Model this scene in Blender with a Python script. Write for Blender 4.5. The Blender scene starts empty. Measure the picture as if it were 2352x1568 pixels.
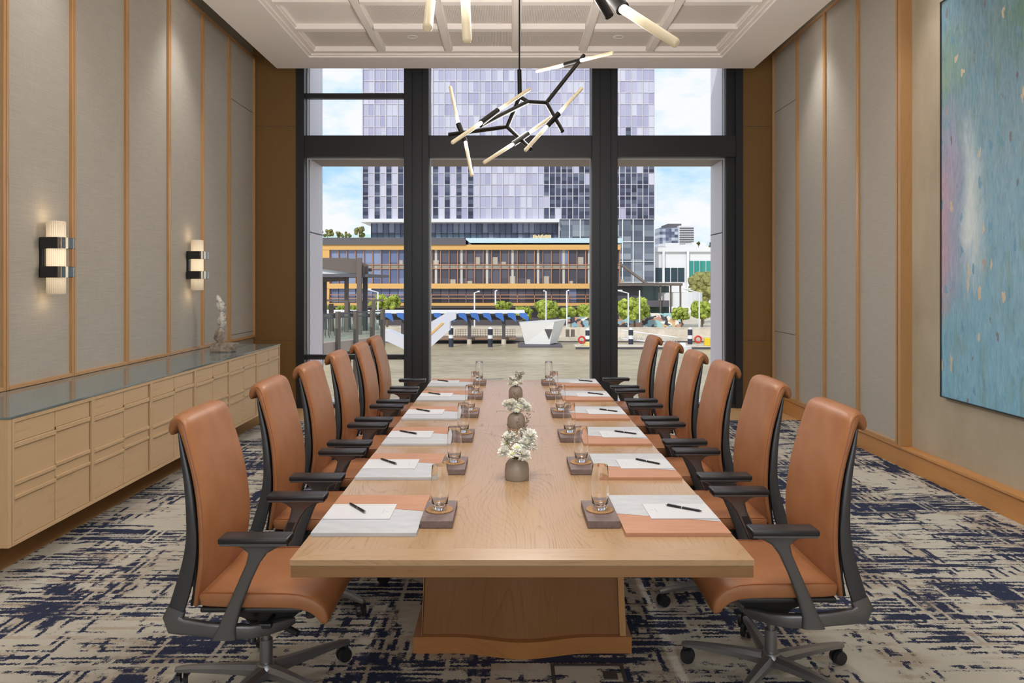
import bpy, bmesh, math, random
from mathutils import Vector, Matrix, Euler
PI = math.pi
C = bpy.context.scene.collection
SC = bpy.context.scene
# ---------------------------------------------------------------- camera
EYE, FPX = 1.60, 1720.0
cam_d = bpy.data.cameras.new('camera'); cam = bpy.data.objects.new('camera', cam_d); C.objects.link(cam)
cam.location = (0, 0, EYE); cam.rotation_euler = (PI/2, 0, 0)
cam_d.sensor_width = 36.0; cam_d.lens = 36.0*FPX/2352
cam_d.shift_x = 6/2352; cam_d.shift_y = -137/2352
cam_d.clip_start = 0.05; cam_d.clip_end = 3000
SC.camera = cam
# ---------------------------------------------------------------- colour management
SC.view_settings.view_transform = 'Standard'; SC.view_settings.look = 'None'
SC.view_settings.gamma = 1.0; SC.view_settings.use_curve_mapping = False
SC.view_settings.exposure = 0.22
# ---------------------------------------------------------------- sky with clouds
w = bpy.data.worlds.new('sky'); SC.world = w; w.use_nodes = True
nt = w.node_tree; nt.nodes.clear()
def N(nt, t, **k):
    n = nt.nodes.new(t)
    for a, b in k.items():
        if a[:2] == 'i_':
            key = a[2:]; key = int(key) if key.isdigit() else key.replace('_', ' ')
            n.inputs[key].default_value = b
        else: setattr(n, a, b)
    return n
def ramp(nt, stops, interp='LINEAR'):
    r = nt.nodes.new('ShaderNodeValToRGB'); r.color_ramp.interpolation = interp
    e = r.color_ramp.elements
    while len(e) < len(stops): e.new(0.5)
    for q, (p, c) in zip(e, stops):
        q.position = p; q.color = (c, c, c, 1) if isinstance(c, (int, float)) else (c[0], c[1], c[2], 1)
    return r
tc = N(nt, 'ShaderNodeTexCoord')
mp = N(nt, 'ShaderNodeMapping'); mp.inputs['Scale'].default_value = (3.2, 3.2, 7.5); mp.inputs['Location'].default_value = (1.3, 0.4, 0.2)
nz = N(nt, 'ShaderNodeTexNoise', i_Scale=1.6, i_Detail=8.0, i_Roughness=0.6)
cr = ramp(nt, [(0.36, (0.42, 0.70, 0.95)), (0.46, (0.70, 0.85, 0.95)), (0.54, (0.90, 0.92, 0.95))])
bg = N(nt, 'ShaderNodeBackground', i_Strength=0.92); wo = N(nt, 'ShaderNodeOutputWorld')
L = nt.links.new
L(tc.outputs['Generated'], mp.inputs[0]); L(mp.outputs[0], nz.inputs['Vector']); L(nz.outputs['Fac'], cr.inputs[0])
L(cr.outputs[0], bg.inputs['Color']); L(bg.outputs[0], wo.inputs[0])
# ---------------------------------------------------------------- sun on the far bank
sd = bpy.data.lights.new('sun', 'SUN'); sd.energy = 2.0; sd.angle = 0.01; sd.color = (1, 0.95, 0.86)
so = bpy.data.objects.new('sun', sd); C.objects.link(so); so.rotation_euler = (math.radians(52), 0, math.radians(-28))
# ---------------------------------------------------------------- room lamps and added fill
def spot(x, y, z, tx, ty, tz, power, ang, blend, rad=0.05, col=(1, 0.95, 0.90)):
    d = bpy.data.lights.new('spot', 'SPOT'); d.energy = power; d.spot_size = math.radians(ang); d.spot_blend = blend
    d.shadow_soft_size = rad; d.color = col
    o = bpy.data.objects.new('spot', d); C.objects.link(o); o.location = (x, y, z)
    v = Vector((tx-x, ty-y, tz-z)); o.rotation_euler = v.to_track_quat('-Z', 'Y').to_euler(); return o
def area(x, y, z, tx, ty, tz, sx, sy, power, col=(1, 1, 1)):
    d = bpy.data.lights.new('area', 'AREA'); d.shape = 'RECTANGLE'; d.size = sx; d.size_y = sy; d.energy = power; d.color = col
    o = bpy.data.objects.new('area', d); C.objects.link(o); o.location = (x, y, z)
    v = Vector((tx-x, ty-y, tz-z)); o.rotation_euler = v.to_track_quat('-Z', 'Y').to_euler(); return o
DOWN = [(x, y) for y in (8.1, 6.6, 5.1, 3.6, 2.1, 0.6) for x in (-1.05, 1.18)]
for x, y in DOWN: spot(x, y, 4.19, x, y, 0, 24, 110, 1.0, 0.06)
for y, e in ((0.9, 40), (3.0, 40), (5.1, 40), (7.2, 60)):                           # slot wall washers
    spot(-2.85, y, 4.52, -3.05, y, 1.0, e*1.5, 70, 1.0, 0.10); spot(2.99, y+.8, 4.52, 3.17, y+.8, 1.0, e*1.5, 70, 1.0, 0.10)
area(0.0, -2.90, 2.1, 0, 3, 4.6, 5.2, 3.2, 75, (1.0, 0.97, 0.93))      # added fill light behind the camera, aimed up at the ceiling
def bulb(x, y, z, power, rad, col=(1, 0.955, 0.90)):
    d = bpy.data.lights.new('bulb', 'POINT'); d.energy = power; d.shadow_soft_size = rad; d.color = col
    o = bpy.data.objects.new('bulb', d); C.objects.link(o); o.location = (x, y, z)
bulb(.12, 5.6, 2.75, 84, .35); bulb(.05, 2.6, 2.75, 72, .35); bulb(.05, -.9, 2.75, 12, .35)      # light of two chandeliers; last bulb is added fill behind the camera
# ---------------------------------------------------------------- object helpers
def P(px, py, y):
    return Vector(((px-1170)*y/FPX, y, EYE-(py-647)*y/FPX))
class MB:
    def __init__(s): s.b = bmesh.new()
    def _x(s, vs, M):
        if M is not None: bmesh.ops.transform(s.b, matrix=M, verts=vs)
    def box(s, x0, x1, y0, y1, z0, z1, bev=0.0, M=None, seg=2):
        r = bmesh.ops.create_cube(s.b, size=1.0); vs = r['verts']
        for v in vs: v.co = Vector((x0+(v.co.x+.5)*(x1-x0), y0+(v.co.y+.5)*(y1-y0), z0+(v.co.z+.5)*(z1-z0)))
        if bev > 0:
            es = list({e for v in vs for e in v.link_edges})
            r2 = bmesh.ops.bevel(s.b, geom=es, offset=bev, segments=seg, affect='EDGES', profile=0.5)
            vs = list({v for f in r2['faces'] for v in f.verts} | {v for v in vs if v.is_valid})
        s._x(vs, M); return s
    def cyl(s, p0, p1, r0, r1=None, n=16, cap=True):
        p0 = Vector(p0); p1 = Vector(p1); r1 = r0 if r1 is None else r1
        d = p1-p0; q = d.to_track_quat('Z', 'Y').to_matrix().to_4x4()
        r = bmesh.ops.create_cone(s.b, cap_ends=cap, segments=n, radius1=max(r0, 1e-5), radius2=max(r1, 1e-5), depth=d.length)
        bmesh.ops.transform(s.b, matrix=Matrix.Translation((p0+p1)/2) @ q, verts=r['verts']); return s
    def loft(s, rings, cap=True, closed=True):
        R = [[s.b.verts.new(p) for p in ring] for ring in rings]
        n = len(R[0])
        for a, b in zip(R, R[1:]):
            for i in range(n if closed else n-1):
                j = (i+1) % n
                try: s.b.faces.new((a[i], a[j], b[j], b[i]))
                except ValueError: pass
        if cap and closed:
            s.b.faces.new(R[0][::-1]); s.b.faces.new(R[-1])
        return s
    def tube(s, pts, r, n=10, cap=True):
        pts = [Vector(p) for p in pts]; rs = r if isinstance(r, (list, tuple)) else [r]*len(pts)
        up = None; rings = []
        for i, p in enumerate(pts):
            t = (pts[min(i+1, len(pts)-1)]-pts[max(i-1, 0)]).normalized()
            if up is None: up = Vector((0, 0, 1)) if abs(t.z) < .9 else Vector((1, 0, 0))
            a = t.cross(up).normalized(); b = a.cross(t).normalized(); up = b
            rings.append([p+(a*math.cos(2*PI*k/n)+b*math.sin(2*PI*k/n))*rs[i] for k in range(n)])
        return s.loft(rings, cap)
    def lathe(s, prof, n=32, c=(0, 0, 0), capb=True, capt=False):
        c = Vector(c)
        rings = [[c+Vector((r*math.cos(2*PI*k/n), r*math.sin(2*PI*k/n), z)) for k in range(n)] for r, z in prof]
        R = [[s.b.verts.new(p) for p in g] for g in rings]
        for a, b in zip(R, R[1:]):
            for i in range(n): s.b.faces.new((a[i], a[(i+1) % n], b[(i+1) % n], b[i]))
        if capb: s.b.faces.new(R[0][::-1])
        if capt: s.b.faces.new(R[-1])
        return s
    def prism(s, poly, d):      # poly: list of 3D points, extruded by vector d
        d = Vector(d); a = [s.b.verts.new(Vector(p)) for p in poly]; b = [s.b.verts.new(Vector(p)+d) for p in poly]; n = len(a)
        s.b.faces.new(a[::-1]); s.b.faces.new(b)
        for i in range(n): s.b.faces.new((a[i], a[(i+1) % n], b[(i+1) % n], b[i]))
        return s
    def ico(s, c, r, sub=1, jit=0.0, sc=(1, 1, 1), rnd=random):
        q = bmesh.ops.create_icosphere(s.b, subdivisions=sub, radius=1.0)
        for v in q['verts']:
            k = 1+rnd.uniform(-jit, jit); v.co = Vector((v.co.x*sc[0], v.co.y*sc[1], v.co.z*sc[2]))*r*k+Vector(c)
        return s
    def build(s, name, m, parent=None, smooth=None, loc=None):
        bmesh.ops.recalc_face_normals(s.b, faces=s.b.faces)
        me = bpy.data.meshes.new(name); s.b.to_mesh(me); s.b.free()
        if smooth is not None:
            me.shade_smooth()
            if smooth < 180: me.set_sharp_from_angle(angle=math.radians(smooth))
        if m: me.materials.append(m)
        o = bpy.data.objects.new(name, me); C.objects.link(o)
        if parent: o.parent = parent
        if loc: o.location = loc
        return o
def tag(o, label=None, cat=None, group=None, kind=None):
    if label: o['label'] = label
    if cat: o['category'] = cat
    if group: o['group'] = group
    if kind: o['kind'] = kind
    return o
def thing(name, label, cat, loc=(0, 0, 0), rz=0.0, group=None):
    o = bpy.data.objects.new(name, None); C.objects.link(o); o.location = loc; o.rotation_euler = (0, 0, rz)
    o.empty_display_size = 0.1
    return tag(o, label, cat, group)
def dup(o, parent=None):
    c = o.copy(); C.objects.link(c)
    if parent: c.parent = parent
    for ch in list(o.children): dup(ch, c)
    return c
def struct(name, mb, m, parent=None, **k):
    o = mb.build(name, m, parent, **k)
    if parent is None: o['kind'] = 'structure'
    return o
# ---------------------------------------------------------------- materials
def S(r, g, b):
    f = lambda c: (c/255/12.92) if c/255 <= 0.04045 else ((c/255+0.055)/1.055)**2.4
    return (f(r), f(g), f(b))
def mat(name, col, rough=0.5, metal=0.0, emit=None, es=0.0, spec=0.5, **k):
    m = bpy.data.materials.new(name); m.use_nodes = True; b = m.node_tree.nodes['Principled BSDF']
    b.inputs['Base Color'].default_value = (*col, 1); b.inputs['Roughness'].default_value = rough
    b.inputs['Metallic'].default_value = metal; b.inputs['Specular IOR Level'].default_value = spec
    if emit: b.inputs['Emission Color'].default_value = (*emit, 1); b.inputs['Emission Strength'].default_value = es
    for a, v in k.items(): b.inputs[a.replace('_', ' ')].default_value = v
    return m
def base(m): return m.node_tree, m.node_tree.nodes['Principled BSDF']
def coord(nt, scale, loc=(0, 0, 0), rot=(0, 0, 0), src='Object'):
    t = N(nt, 'ShaderNodeTexCoord'); p = N(nt, 'ShaderNodeMapping')
    p.inputs['Scale'].default_value = scale; p.inputs['Location'].default_value = loc; p.inputs['Rotation'].default_value = rot
    nt.links.new(t.outputs[src], p.inputs[0]); return p.outputs[0]
def noise(nt, vec, scale=1.0, detail=4.0, rough=0.5, dist=0.0):
    n = N(nt, 'ShaderNodeTexNoise', i_Scale=scale, i_Detail=detail, i_Roughness=rough, i_Distortion=dist)
    nt.links.new(vec, n.inputs['Vector']); return n.outputs['Fac']
def mth(nt, op, a, b=None, c=None, clamp=False):
    n = N(nt, 'ShaderNodeMath', operation=op, use_clamp=clamp)
    for i, v in enumerate((a, b, c)):
        if v is None: continue
        if isinstance(v, (int, float)): n.inputs[i].default_value = v
        else: nt.links.new(v, n.inputs[i])
    return n.outputs[0]
def mixc(nt, f, a, b, mode='MIX'):
    n = N(nt, 'ShaderNodeMix', data_type='RGBA', blend_type=mode)
    for i, v in ((0, f), (6, a), (7, b)):
        if isinstance(v, (int, float)): n.inputs[i].default_value = v
        elif isinstance(v, tuple): n.inputs[i].default_value = (*v, 1)
        else: nt.links.new(v, n.inputs[i])
    return n.outputs[2]
def cramp(nt, f, stops, interp='LINEAR'):
    r = ramp(nt, stops, interp); nt.links.new(f, r.inputs[0]); return r.outputs[0]
def bump(nt, b, h, dist=0.002, st=0.5):
    n = N(nt, 'ShaderNodeBump', i_Strength=st, i_Distance=dist); nt.links.new(h, n.inputs['Height']); nt.links.new(n.outputs[0], b.inputs['Normal'])
def wood(name, light, dark, axis='y', rings=14.0, rough=0.4, ringw=0.35, scale=1.0, bmp=0.3, contrast=1.0):
    """oak: contour lines of a stretched noise give cathedral grain, plus fine pores along the grain"""
    m = mat(name, light, rough); nt, b = base(m)
    ax = 'xyz'.index(axis)
    s1 = [3.2*scale]*3; s1[ax] = 0.55*scale
    s2 = [160*scale]*3; s2[ax] = 5.0*scale
    s3 = [1.1*scale]*3; s3[ax] = 0.25*scale
    n1 = noise(nt, coord(nt, s1), 1.0, 1.5, 0.4, 0.25)
    r = mth(nt, 'FRACT', mth(nt, 'MULTIPLY', n1, rings*2))
    line = mth(nt, 'MULTIPLY', mth(nt, 'POWER', r, 8.0), cramp(nt, noise(nt, coord(nt, (1.3, 1.3, 1.3), (5, 2, 1)), 1.6, 2, .5), [(.38, .25), (.6, 1.0)]))
    n2 = noise(nt, coord(nt, s2), 1.0, 2.0, 0.5)
    pore = cramp(nt, n2, [(0.35, 1.0), (0.52, 0.0)])
    n3 = noise(nt, coord(nt, s3), 2.0, 3.0, 0.6)
    f = mth(nt, 'ADD', mth(nt, 'MULTIPLY', line, ringw*contrast), mth(nt, 'MULTIPLY', pore, mth(nt, 'ADD', mth(nt, 'MULTIPLY', line, 0.35), 0.14)), clamp=True)
    f = mth(nt, 'ADD', f, mth(nt, 'MULTIPLY', mth(nt, 'SUBTRACT', n3, 0.5), 0.55), clamp=True)
    nt.links.new(mixc(nt, f, light, dark), b.inputs['Base Color'])
    bump(nt, b, mth(nt, 'SUBTRACT', 1.0, f), 0.001, bmp)
    return m
M = {}
OL, OD = S(205, 168, 122), S(158, 116, 72)
M['table'] = wood('table_oak', S(180, 148, 112), S(132, 100, 70), 'y', 32, 0.22, 0.40)
M['table_x'] = wood('table_oak_cross', S(180, 148, 112), S(138, 106, 74), 'x', 20, 0.28, 0.25)
M['table_edge'] = wood('table_oak_edge', S(140, 102, 64), S(108, 76, 46), 'x', 10, 0.4, 0.2)
M['ped'] = wood('pedestal_oak', S(140, 98, 60), S(104, 70, 40), 'z', 16, 0.4, 0.45)
M['cab'] = wood('cabinet_oak_horizontal', S(208, 176, 136), S(184, 148, 108), 'y', 12, 0.42, 0.25)
M['cabv'] = wood('cabinet_oak_trim', S(208, 176, 136), S(180, 144, 104), 'z', 8, 0.42, 0.2)
M['batten'] = wood('batten_oak', S(190, 146, 98), S(160, 116, 72), 'z', 6, 0.32, 0.25)
M['baseb'] = wood('skirting_oak', S(204, 146, 86), S(176, 118, 62), 'y', 6, 0.4, 0.2)
M['ret'] = wood('return_wall_veneer', S(124, 92, 48), S(102, 74, 36), 'z', 7, 0.5, 0.2)
M['floorw'] = wood('floor_oak', S(214, 172, 118), S(184, 138, 88), 'y', 12, 0.38, 0.35)
M['fabric'] = mat('wall_fabric', S(176, 165, 152), 0.85); nt, b = base(M['fabric'])
v = coord(nt, (20, 5, 420)); n1 = noise(nt, v, 1.0, 3, 0.6)
v2 = coord(nt, (20, 300, 9)); n2 = noise(nt, v2, 1.0, 2, 0.5)
f = mth(nt, 'ADD', mth(nt, 'MULTIPLY', n1, 0.7), mth(nt, 'MULTIPLY', n2, 0.3))
nt.links.new(cramp(nt, f, [(0.3, S(165, 158, 147)), (0.7, S(192, 186, 175))]), b.inputs['Base Color']); bump(nt, b, f, 0.001, 0.5)
M['plaster'] = mat('art_wall_covering', S(182, 168, 144), 0.8); nt, b = base(M['plaster'])
n1 = noise(nt, coord(nt, (2, 2.6, 1.6)), 1.0, 5, 0.6); n2 = noise(nt, coord(nt, (40, 160, 3)), 1.0, 2, 0.5)
f = mth(nt, 'ADD', mth(nt, 'MULTIPLY', n1, 0.9), mth(nt, 'MULTIPLY', n2, 0.1))
nt.links.new(cramp(nt, f, [(0.3, S(168, 155, 132)), (0.7, S(190, 178, 156))]), b.inputs['Base Color'])
M['white'] = mat('ceiling_paint', S(247, 240, 235), 0.7)
M['upper'] = mat('upper_wall_paint', S(150, 145, 130), 0.8)
M['perf'] = mat('perforated_panel', S(226, 216, 208), 0.7); nt, b = base(M['perf'])
vx = N(nt, 'ShaderNodeTexVoronoi', i_Scale=62.0, i_Randomness=0.0, feature='F1'); nt.links.new(coord(nt, (1, 1, 0)), vx.inputs['Vector'])
nt.links.new(cramp(nt, vx.outputs['Distance'], [(0.22, S(172, 162, 154)), (0.32, S(238, 230, 224))]), b.inputs['Base Color'])
M['black'] = mat('window_metal', S(46, 48, 52), 0.42, 0.3)
M['blk'] = mat('black_plastic', S(34, 35, 38), 0.34)
M['dgrey'] = mat('dark_grey_frame', S(78, 80, 84), 0.36, 0.6)
M['alu'] = mat('brushed_aluminium', S(150, 151, 154), 0.34, 0.85)
M['armm'] = mat('arm_metal', S(112, 113, 116), 0.34, 0.75)
M['bronze'] = mat('chandelier_metal', S(34, 32, 30), 0.4, 0.6)
M['seal'] = mat('light_seal', S(190, 190, 195), 0.5)
M['pier'] = mat('exterior_cladding', S(226, 222, 236), 0.4)
M['joint'] = mat('dark_joint', S(70, 66, 66), 0.7)
lt = mat('tan_leather', S(190, 108, 62), 0.42); M['leather'] = lt; nt, b = base(lt)
n1 = noise(nt, coord(nt, (1, 1, 1)), 9.0, 3, 0.5); n2 = noise(nt, coord(nt, (1, 1, 1)), 420.0, 2, 0.6)
nt.links.new(cramp(nt, n1, [(0.3, S(154, 100, 62)), (0.7, S(166, 113, 75))]), b.inputs['Base Color']); bump(nt, b, n2, 0.0006, 0.35)
M['stitch'] = mat('seam_thread', S(160, 92, 54), 0.6)
# carpet: navy woven streaks in both directions over a cream and beige ground
cp = mat('carpet_pile', S(205, 198, 184), 0.95, spec=0.1); M['carpet'] = cp; nt, b = base(cp)
wob = noise(nt, coord(nt, (1, 1, 0)), 26.0, 2, 0.6)
def wv(scale, k=0.03):
    t = N(nt, 'ShaderNodeTexCoord'); a = N(nt, 'ShaderNodeVectorMath', operation='ADD'); nt.links.new(t.outputs['Object'], a.inputs[0])
    q = N(nt, 'ShaderNodeCombineXYZ'); s = mth(nt, 'MULTIPLY', mth(nt, 'SUBTRACT', wob, 0.5), k)
    nt.links.new(s, q.inputs[0]); nt.links.new(s, q.inputs[1]); nt.links.new(q.outputs[0], a.inputs[1])
    p = N(nt, 'ShaderNodeMapping'); p.inputs['Scale'].default_value = scale; nt.links.new(a.outputs[0], p.inputs[0]); return p.outputs[0]
t2 = N(nt, 'ShaderNodeTexCoord'); s2 = N(nt, 'ShaderNodeSeparateXYZ'); nt.links.new(t2.outputs['Object'], s2.inputs[0])
pile = noise(nt, coord(nt, (1, 1, 1)), 260.0, 2, 0.7)
jag = noise(nt, coord(nt, (1, 1, 1)), 90.0, 2, 0.6)
def th(a, lo, hi): return cramp(nt, a, [(lo, 0.0), (hi, 1.0)])
def weave(cell, along, seed, horiz, amp=0.030):
    """threads of one width, each with its own broken pattern along its length"""
    a, b_ = (s2.outputs[1], s2.outputs[0]) if horiz else (s2.outputs[0], s2.outputs[1])
    idx = mth(nt, 'FLOOR', mth(nt, 'DIVIDE', mth(nt, 'ADD', a, mth(nt, 'ADD', mth(nt, 'MULTIPLY', mth(nt, 'SUBTRACT', jag, .5), amp), mth(nt, 'MULTIPLY', mth(nt, 'SUBTRACT', wob, .5), .012))), cell))
    q = N(nt, 'ShaderNodeCombineXYZ'); nt.links.new(mth(nt, 'MULTIPLY', b_, along), q.inputs[0]); nt.links.new(mth(nt, 'MULTIPLY', idx, 3.71), q.inputs[1]); q.inputs[2].default_value = seed
    return noise(nt, q.outputs[0], 1.0, 3, 0.6)
rows = weave(.016, 2.8, 1.3, True); colsn = weave(.019, 4.5, 5.1, False)
px_ = noise(nt, wv((1.1, 2.4, 0), 0.05), 1.0, 3, 0.55); py_ = noise(nt, wv((2.2, 0.9, 0), 0.05), 1.3, 3, 0.55)
sx, sy = rows, colsn
mx = mth(nt, 'ADD', rows, mth(nt, 'MULTIPLY', mth(nt, 'SUBTRACT', px_, 0.5), 1.1))
my = mth(nt, 'ADD', colsn, mth(nt, 'MULTIPLY', mth(nt, 'SUBTRACT', py_, 0.5), 1.0))
pj = mth(nt, 'ADD', mth(nt, 'MULTIPLY', mth(nt, 'SUBTRACT', pile, 0.5), 0.16), mth(nt, 'MULTIPLY', mth(nt, 'SUBTRACT', jag, 0.5), 0.12))
nav = mth(nt, 'MAXIMUM', th(mth(nt, 'ADD', mx, pj), 0.53, 0.555), th(mth(nt, 'ADD', my, pj), 0.56, 0.585))
cut = mth(nt, 'MAXIMUM', th(weave(.019, .8, 9.2, False), 0.60, 0.62), th(weave(.015, .8, 12.7, True), 0.58, 0.60))
nav = mth(nt, 'MULTIPLY', nav, mth(nt, 'SUBTRACT', 1.0, mth(nt, 'MULTIPLY', cut, 0.9)))
tan = th(mth(nt, 'ADD', mth(nt, 'MULTIPLY', weave(.03, 2.0, 20., True), 0.5), mth(nt, 'MULTIPLY', py_, 0.5)), 0.50, 0.56)
cream = mixc(nt, mth(nt, 'MULTIPLY', tan, 0.6), S(208, 203, 190), S(176, 156, 134))
navc = cramp(nt, pile, [(0.35, S(40, 45, 66)), (0.7, S(70, 78, 106))])
colr = mixc(nt, nav, cream, navc)
colr = mixc(nt, 0.35, colr, cramp(nt, pile, [(0.3, 0.45), (0.7, 1.0)]), 'MULTIPLY')
nt.links.new(colr, b.inputs['Base Color']); bump(nt, b, pile, 0.004, 0.6)
# glass sheet: mostly clear with a fresnel sheen
def sheet(name, tint=(1, 1, 1), refl=0.06):
    m = bpy.data.materials.new(name); m.use_nodes = True; nt = m.node_tree; nt.nodes.clear()
    t = N(nt, 'ShaderNodeBsdfTransparent', i_Color=(*tint, 1)); g = N(nt, 'ShaderNodeBsdfGlossy', i_Roughness=0.02)
    lw = N(nt, 'ShaderNodeLayerWeight', i_Blend=0.12); k = mth(nt, 'MULTIPLY', lw.outputs['Facing'], refl*3, clamp=True)
    mx = N(nt, 'ShaderNodeMixShader'); o = N(nt, 'ShaderNodeOutputMaterial')
    nt.links.new(k, mx.inputs[0]); nt.links.new(t.outputs[0], mx.inputs[1]); nt.links.new(g.outputs[0], mx.inputs[2]); nt.links.new(mx.outputs[0], o.inputs[0]); return m
M['pane'] = sheet('window_glass')
M['railglass'] = sheet('balustrade_glass', (0.85, 0.95, 0.92), 0.15)
M['glass'] = mat('drinking_glass', (1, 1, 1), 0.0, Transmission_Weight=1.0, IOR=1.45)
M['crystal'] = mat('clear_crystal', (0.93, 0.98, 0.96), 0.05, Transmission_Weight=1.0, IOR=1.5)
M['ctop'] = mat('grey_glass_countertop', S(112, 124, 126), 0.06, spec=0.9)
M['ctedge'] = mat('countertop_edge', S(70, 78, 78), 0.2)
# ================================================================ ROOM
XL, XR, XA, YB, YR, ZT = -3.25, 3.36, 3.425, 9.5, -2.6, 4.60
g = MB().box(XL-.3, XA+.3, YR-.2, YB+.25, -.12, 0)
struct('floor', g, M['floorw'])
t = tag(MB().box(-2.797, 3.355, -2.3, 8.6, 0, .012).build('carpet', M['carpet']), 'wall to wall carpet in cream with navy woven streaks under the table and chairs', 'carpet')
# left wall: fabric panels between oak battens
lw = struct('wall_left', MB().box(XL-.25, XL, YR, YB+.2, 0, ZT), M['upper'])
BY = [4.79-.785*k for k in range(9, 0, -1)]+[4.79, 5.535, 6.316, 7.10, 7.884, 8.627, 9.485]
ZB = .9015; ZF = 4.44
def wall_panels(wall, x, sgn, ys, z0, z1, par):
    for a, b_ in zip(ys, ys[1:]):
        xa, xb = sorted((x, x+sgn*.012))
        MB().box(xa, xb, a+.022, b_-.022, z0+.025, z1-.025, .003).build('fabric_panel', M['fabric'], par)
    g = MB()
    for i, y in enumerate(ys):
        xa, xb = sorted((x, x+sgn*.035))
        d = .003
        if i > 0: g.box(xa, xb, y-.026, y-d, z0, z1, .003, seg=1)
        if i < len(ys)-1: g.box(xa, xb, y+d, y+.026, z0, z1, .003, seg=1)
    for a, b_ in zip(ys, ys[1:]):
        xa, xb = sorted((x, x+sgn*.034))
        g.box(xa, xb, a+.026, b_-.026, z0, z0+.028, .003, seg=1); g.box(xa, xb, a+.026, b_-.026, z1-.028, z1, .003, seg=1)
    return g
bt = wall_panels(lw, XL, 1, BY, ZB, ZF, lw).build('batten_frame', M['batten'], lw)
for z in (3.73, .98):
    MB().box(XL+.011, XL+.0135, 8.66, 9.45, z-.003, z+.003).build('panel_joint', M['joint'], lw)
# right wall: panels, then the recessed art wall towards the camera
rw = struct('wall_right', MB().box(XR, XR+.25, 6.41, YB+.2, 0, ZT), M['upper'])
wall_panels(rw, XR, -1, [6.43, 7.17, 7.93, 8.68, 9.485], .20, 4.47, rw).build('batten_frame', M['batten'], rw)
MB().box(XR-.035, XA+.02, 6.37, 6.41, .20, ZT, .002).build('corner_post', M['batten'], rw)
for z in (3.73, .98):
    MB().box(XR-.0135, XR-.011, 8.72, 9.45, z-.003, z+.003).build('panel_joint', M['joint'], rw)
struct('wall_right.001', MB().box(XA, XA+.185, YR, 6.41, 0, ZT), M['plaster'])
bb = MB().box(XR-.005, XR+.0, 6.37, YB, 0, .185).box(XR-.03, XR, 6.37, YB, .178, .20, .003)
bb.box(XR-.005, XA, YR, 6.37, 0, .185).box(XR-.03, XA, YR, 6.37, .178, .20, .003)
struct('baseboard_right', bb, M['baseb'])
# back wall with its veneer returns
def back(name, x0, x1):
    o = struct(name, MB().box(x0, x1, YB, YB+.25, 0, ZT), M['ret'])
    for z in (3.57, .86): MB().box(x0, x1, YB-.0015, YB, z-.002, z+.002).build('panel_joint', M['joint'], o)
    return o
back('wall_back', XL-.25, -2.70); back('wall_back.001', 2.955, XR+.25)
struct('wall_back.002', MB().box(-2.70, 2.955, YB, YB+.25, 4.52, ZT), M['ret'])
# rear wall behind the camera; its window opening is added for the fill light
g = MB().box(XL, XA, YR-.2, YR, 0, .5).box(XL, XA, YR-.2, YR, 3.7, ZT).box(XL, -2.6, YR-.2, YR, .5, 3.7).box(2.6, XA, YR-.2, YR, .5, 3.7)
struct('wall_rear', g, M['plaster'])
w2 = tag(thing('added_window', None, None), kind='structure')  # unseen window added to go with the rear fill light
g = MB()
for x in (-2.6, -.9, .84, 2.54): g.box(x, x+.06, YR-.16, YR-.08, .5, 3.7)
g.box(-2.54, 2.54, YR-.155, YR-.085, .5, .56).box(-2.54, 2.54, YR-.155, YR-.085, 3.64, 3.7)
g.build('window_frame', M['black'], w2); MB().box(-2.54, 2.54, YR-.18, YR-.17, .56, 3.64).build('window_pane', M['pane'], w2)
# ---- ceiling: upper slab and dropped raft with coffers
struct('ceiling', MB().box(XL-.25, XA+.25, YR-.2, YB+.25, ZT, ZT+.15), M['white'])
ZR, XC0, XC1, YC1 = 4.164, -2.20, 2.342, 8.473
CW = (XC1-XC0)/6; CP = .742; NR = 12; YC0 = YC1-NR*CP
g = MB()
R0, R1, RY0, RY1 = -2.794, 2.935, YR+.01, 9.0
g.box(R0, XC0-.09, RY0, RY1, ZR, ZR+.28).box(XC1+.09, R1, RY0, RY1, ZR, ZR+.28)
g.box(XC0-.09, XC1+.09, YC1+.09, RY1, ZR, ZR+.28).box(XC0-.09, XC1+.09, RY0, YC0-.09, ZR, ZR+.28)
raft = struct('ceiling.001', g, M['white'])
g = MB()
for q, (dz, w0, w1) in enumerate(((.018, .055, .09), (.036, .0, .055))):     # stepped moulding round the coffer
    g.box(XC0-w1, XC0-w0, YC0-w1, YC1+w1, ZR+dz, ZR+.2).box(XC1+w0, XC1+w1, YC0-w1, YC1+w1, ZR+dz, ZR+.2)
    g.box(XC0-w0, XC1+w0, YC1+w0, YC1+w1, ZR+dz, ZR+.2).box(XC0-w0, XC1+w0, YC0-w1, YC0-w0, ZR+dz, ZR+.2)
g.build('coffer_moulding', M['white'], raft)
g = MB()
for i in range(1, 6): x = XC0+i*CW; g.box(x-.035, x+.035, YC0, YC1, ZR+.03, ZR+.2).box(x-.05, x+.05, YC0, YC1, ZR+.055, ZR+.2)
for j in range(NR+1):
    y = YC1-j*CP
    for i in range(6):
        x0 = XC0+i*CW+(.05 if i else .0); x1 = XC0+(i+1)*CW-(.05 if i < 5 else .0)
        g.box(x0, x1, y-.045, y+.0 if j == 0 else y+.045, ZR+.03, ZR+.2)
for x0, x1 in ((XC0, XC0+.02), (XC1-.02, XC1)): g.box(x0, x1, YC0, YC1, ZR+.05, ZR+.2)
g.build('coffer_grid', M['white'], raft)
for j in range(NR):
    for i in range(6):
        x0 = XC0+i*CW; y1 = YC1-j*CP
        MB().box(x0+.02, x0+CW-.02, y1-CP+.02, y1-.02, ZR+.085, ZR+.10).build('ceiling_panel', M['white'] if (i == 0 and j == 1) else M['perf'], raft)
dl = None
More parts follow.
